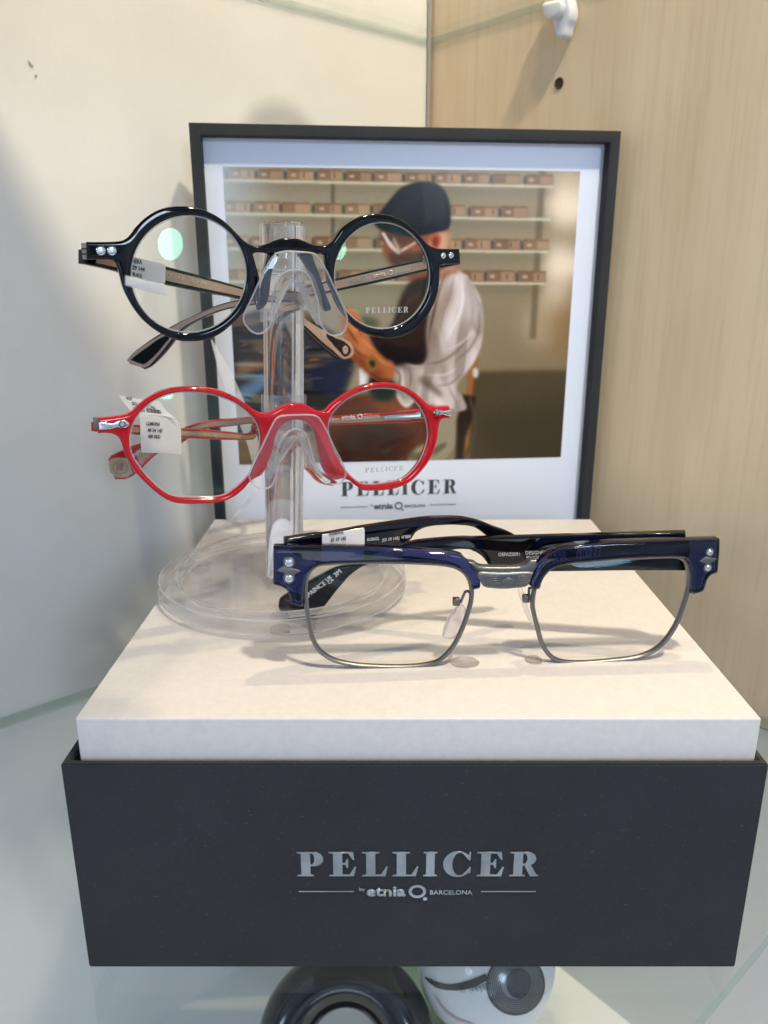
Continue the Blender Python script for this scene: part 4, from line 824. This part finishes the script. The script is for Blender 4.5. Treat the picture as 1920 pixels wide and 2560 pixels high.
# temples
uL = G3.un(px('E',118,380))[0]; uR = G3.un(px('F',1560,280))[0]
o = G3.at(uL+0.006, 0.04, -0.0056); T1 = Plane((o.x,o.y,o.z), 22)
tp, a_, b_ = strip('temple', T1, pts('E',[(205,188,1),(240,182),(440,152),(455,158),(745,106),(1000,68),(1200,42),(1330,37),(1450,42),(1560,65),(1659,105)])+pts('F',[(230,122),(285,152),(330,190)]),
   pts('E',[(205,240,1),(300,300),(440,330),(745,330),(900,280),(1040,215),(1075,190),(1110,140),(1180,107),(1280,94),(1400,92),(1500,104)])+pts('F',[(40,110),(75,135),(110,165),(160,205),(240,240)]), M['black'], g, thick=0.0034)
text('lettering', T1, 'RUSINOL', px('E',770,202), px('E',852,193), M['whiteprint'], tp, h=0.0011); text('lettering', T1, '|53 19 145|', px('E',873,205), px('E',990,190), M['whiteprint'], tp, h=0.0011); text('lettering', T1, 'N°0091', px('E',1008,185), px('E',1068,178), M['whiteprint'], tp, h=0.0011)
TS = T1.off(0.0004)
sk = plate('price_sticker', TS, [pts('E',[(455,155,1),(600,132),(740,107,1),(748,120),(747,300,1),(455,320,1)])], 0, 0.0004, 0.0001, M['sticker'], g)
text('lettering', TS, 'RUSINOL', px('E',508,162), px('E',608,146), M['ink'], sk, h=0.0013, w=0.0007, bold=.15); text('lettering', TS, '53 19 145', px('E',518,206), px('E',622,194), M['ink'], sk, h=0.0013, w=0.0007, bold=.15)
o = G3.at(uR-0.004, 0.04, -0.0056); T2 = Plane((o.x,o.y,o.z), -10.5)
tp, a_, b_ = strip('temple', T2, pts('F',[(1345,128,1),(1000,138),(500,152),(0,165)])+pts('E',[(1400,180),(1200,195),(1068,212),(900,265),(740,330),(640,372),(520,400),(350,490),(240,552),(160,598,1),(151,650,1),(172,735,1)]),
   pts('F',[(1352,372,1),(1000,370),(500,376),(240,372),(112,352,1),(70,290),(30,258),(0,246)])+pts('E',[(1480,262),(1380,262),(1200,300),(1000,330),(860,345),(740,378),(650,440),(560,540),(440,690),(335,775),(250,796,1),(205,785,1)]), M['black'], g, thick=0.0034, n=180)
text('lettering', T2, 'OEFAZ0091', px('F',166,278), px('F',299,276), M['whiteprint'], tp, h=0.0013); text('lettering', T2, 'DESIGNED IN SPAIN', px('F',338,268), px('F',590,262), M['whiteprint'], tp, h=0.0013)
text('lettering', T2, 'PRODUCED IN SPAIN', px('F',343,298), px('F',600,292), M['whiteprint'], tp, h=0.0013); text('lettering', T2, 'etnia O', px('F',660,282), px('F',800,278), M['whiteprint'], tp, h=0.0028, bold=.2)
text('lettering', T2, 'SPAIN', px('E',352,602), px('E',440,530), M['whiteprint'], tp, h=0.0018, bold=.15); text('lettering', T2, 'CE', px('E',446,530), px('E',486,498), M['whiteprint'], tp, h=0.0018)
text('lettering', T2, 'UK', px('E',492,480), px('E',526,452), M['whiteprint'], tp, h=0.0012, bold=.1); text('lettering', T2, 'CA', px('E',506,500), px('E',540,472), M['whiteprint'], tp, h=0.0012, bold=.1)
text('lettering', T2, '3M', px('E',553,452), px('E',594,418), M['whiteprint'], tp, h=0.0018)

# ------------------------------------------------------------ clear bumper dots on the box top
for (x, y), rr, lab in (((1161,1656),(0.0050,0.0042),'clear flat drop-shaped dot on the cream top under the left blue lens'), ((1334,1651),(0.0030,0.0030),'small round clear dot on the cream top between the blue lenses')):
    q = at_z((x,y), ZW); bm = lathe([(0,0.0016),(0.5,0.0014),(0.85,0.0008),(1.0,0.0001),(0,0.0001)], 40)
    for v_ in bm.verts: v_.co = Vector((v_.co.x*rr[0]+q.x, v_.co.y*rr[1]+q.y, v_.co.z+ZW))
    tag(obj('clear_dot', from_bm(bm), M['dot'], loc=(q.x,q.y,ZW)), lab, 'bumper dot', 'clear silicone dots on the box top')
# ------------------------------------------------------------ clear film loop behind the stand
path = [(527,850),(540,900),(560,960),(590,1040),(618,1110),(634,1180),(632,1225),(605,1265),(565,1305),(510,1350),(450,1405),(415,1440)]
ys = [.380,.378,.376,.372,.368,.363,.358,.354,.348,.342,.335,.325]; wid = [4,18,30,34,30,24,20,22,22,18,14,8]
c3 = [at_y(p, y) for p, y in zip(path, ys)]; e3 = [at_y((p[0]+w_*.9, p[1]-w_*.35), y+0.002) for p, w_, y in zip(path, wid, ys)]
bm = bmesh.new(); A_ = []; 
def interp3(L, n=5):
    out = []
    for i in range(len(L)-1):
        p0, p1, p2, p3 = L[max(i-1,0)], L[i], L[i+1], L[min(i+2,len(L)-1)]
        for k in range(n):
            t = k/n; out.append(0.5*((2*p1)+(p2-p0)*t+(2*p0-5*p1+4*p2-p3)*t*t+(3*p1-p0-3*p2+p3)*t**3))
    return out+[L[-1]]
ra, rb = [bm.verts.new(p) for p in interp3(c3)], [bm.verts.new(p) for p in interp3(e3)]
for i in range(len(ra)-1): bm.faces.new((ra[i], ra[i+1], rb[i+1], rb[i]))
bmesh.ops.solidify(bm, geom=list(bm.faces), thickness=0.0003)
tag(obj('plastic_ribbon', from_bm(bm), M['film'], loc=c3[-1]), 'thin clear plastic ribbon curling down in front of the poster left of the stand', 'ribbon')

# ------------------------------------------------------------ ornaments on the cabinet floor, seen under the box
c = Vector((0,0,H)) + ray((865,2615))*0.385; ro, ri = 0.0307, 0.0138
bm = bmesh.new(); rings = []
for i in range(64):
    a_ = 2*math.pi*i/64; rings.append([bm.verts.new(c + Matrix.Rotation(math.radians(-34), 3, 'X') @ Vector(((ro+ri*math.cos(t))*math.cos(a_), ri*math.sin(t), (ro+ri*math.cos(t))*math.sin(a_)))) for t in np.linspace(0,2*math.pi,25)[:-1]])
for i in range(64):
    for k in range(24): bm.faces.new((rings[i][k], rings[i][(k+1)%24], rings[(i+1)%64][(k+1)%24], rings[(i+1)%64][k]))
vz = thing('ring_vase', 'glossy black ring-shaped vase seen below the box, left of the eye ornament', 'vase', (c.x,c.y,-0.25))
obj('ring_body', from_bm(bm), M['ceramic_black'], vz, smooth_deg=80)
lathe_obj('vase_foot', [(0,-0.2499),(0.02,-0.2499),(0.016,-0.235),(0.010,c.z-ro-ri+0.002),(0,c.z-ro-ri+0.002)], Matrix.Translation((c.x,c.y,0)), M['ceramic_black'], vz, 40)
eb = Vector((0,0,H)) + ray((1212,2395))*0.40; RR_ = 0.0357
ev = thing('eye_ornament', 'round white ceramic ornament painted with a grey eye, seen below the box', 'ornament', (eb.x,eb.y,-0.25))
bm = bmesh.new(); bmesh.ops.create_uvsphere(bm, u_segments=96, v_segments=64, radius=RR_, matrix=Matrix.Translation(eb)); obj('ball', from_bm(bm), M['ceramic_white'], ev, smooth_deg=80)
lathe_obj('pedestal', [(0,-0.2499),(0.018,-0.2499),(0.018,-0.24),(0.012,eb.z-RR_*.93),(0,eb.z-RR_*.93)], Matrix.Translation((eb.x,eb.y,0)), M['ceramic_black'], ev, 40)
def on_ball(p, lift=0.0002):
    r = ray(p); o = Vector((0,0,H)); oc = o-eb; R_ = RR_+lift; A = r.dot(r); B = 2*oc.dot(r); C_ = oc.dot(oc)-R_*R_; D = B*B-4*A*C_
    t = (-B-math.sqrt(max(D,0)))/(2*A); return o+r*t
def decal(name, cx, cy, r0, r1, m, lift, n=48, sq=1.0):
    bm = bmesh.new(); K = 5; rg = []
    for k in range(K+1):
        rr = r0+(r1-r0)*k/K; rg.append([bm.verts.new(on_ball((cx+rr*math.cos(a)*0.95, cy+rr*math.sin(a)*sq), lift)) for a in np.linspace(0,2*math.pi,n+1)[:-1]])
    for a, b in zip(rg, rg[1:]):
        for i in range(n): bm.faces.new((a[i], a[(i+1)%n], b[(i+1)%n], b[i]))
    bmesh.ops.remove_doubles(bm, verts=bm.verts, dist=1e-7); return obj(name, from_bm(bm), m, ev, smooth_deg=80)
ic = px('G',1270,150); gi = mat('grey_iris_glaze', (0.22,0.235,0.25), .2, coat=.3); gd = mat('dark_iris_glaze', (0.05,0.052,0.055), .2, coat=.3)
decal('iris', ic[0], ic[1], 0.5, 76, gi, .0002)
for k in range(7): decal('iris_ring', ic[0], ic[1], 38+k*5.4, 40.4+k*5.4, gd, .0004)
decal('iris_ring', ic[0], ic[1], 74, 78, gd, .0004); decal('pupil', ic[0]+8, ic[1]-3, 0.3, 33, gd, .0005, sq=1.15)
def decal_poly(name, poly, m, lift=.0003):
    top = resample(smooth(pts('G', poly[0]),4,closed=False),20); bot = resample(smooth(pts('G', poly[1]),4,closed=False),20); bm = bmesh.new(); rows = []
    for k in range(6): rows.append([bm.verts.new(on_ball(tuple(p), lift)) for p in top+(bot-top)*k/5])
    for a, b in zip(rows, rows[1:]):
        for i in range(19): bm.faces.new((a[i],a[i+1],b[i+1],b[i]))
    return obj(name, from_bm(bm), m, ev, smooth_deg=80)
decal_poly('eyelid_line', ([(850,112),(900,140),(980,148),(1060,128),(1130,100)],[(855,125),(905,165),(985,178),(1070,165),(1150,125)]), gd)
decal_poly('eyelid_rim', ([(905,205),(950,268),(1010,308),(1080,330)],[(897,212),(944,276),(1004,318),(1076,340)]), mat('pink_glaze',(0.5,0.40,0.41),.3))
for k in range(60):
    f = k/59; x = 856+f*290; y = (118+40*math.sin(f*2.6)) + rng.uniform(-4,4); w_ = rng.uniform(2,4); h_ = rng.uniform(10,34)
    decal_poly('lash', ([(x,y),(x+w_*.5,y),(x+w_,y)],[(x+12,y+h_),(x+12+w_*.3,y+h_),(x+12+w_*.5,y+h_)]), gd, .00035)
gb = box('green_block', (c.x+0.02, c.y+0.06, -0.2499), (c.x+0.075, c.y+0.09, -0.12), M['green'], None, 0.002, loc=(c.x+.04,c.y+.075,-.25))
tag(gb, 'pale green block behind the black ring vase, below the shelf', 'block')
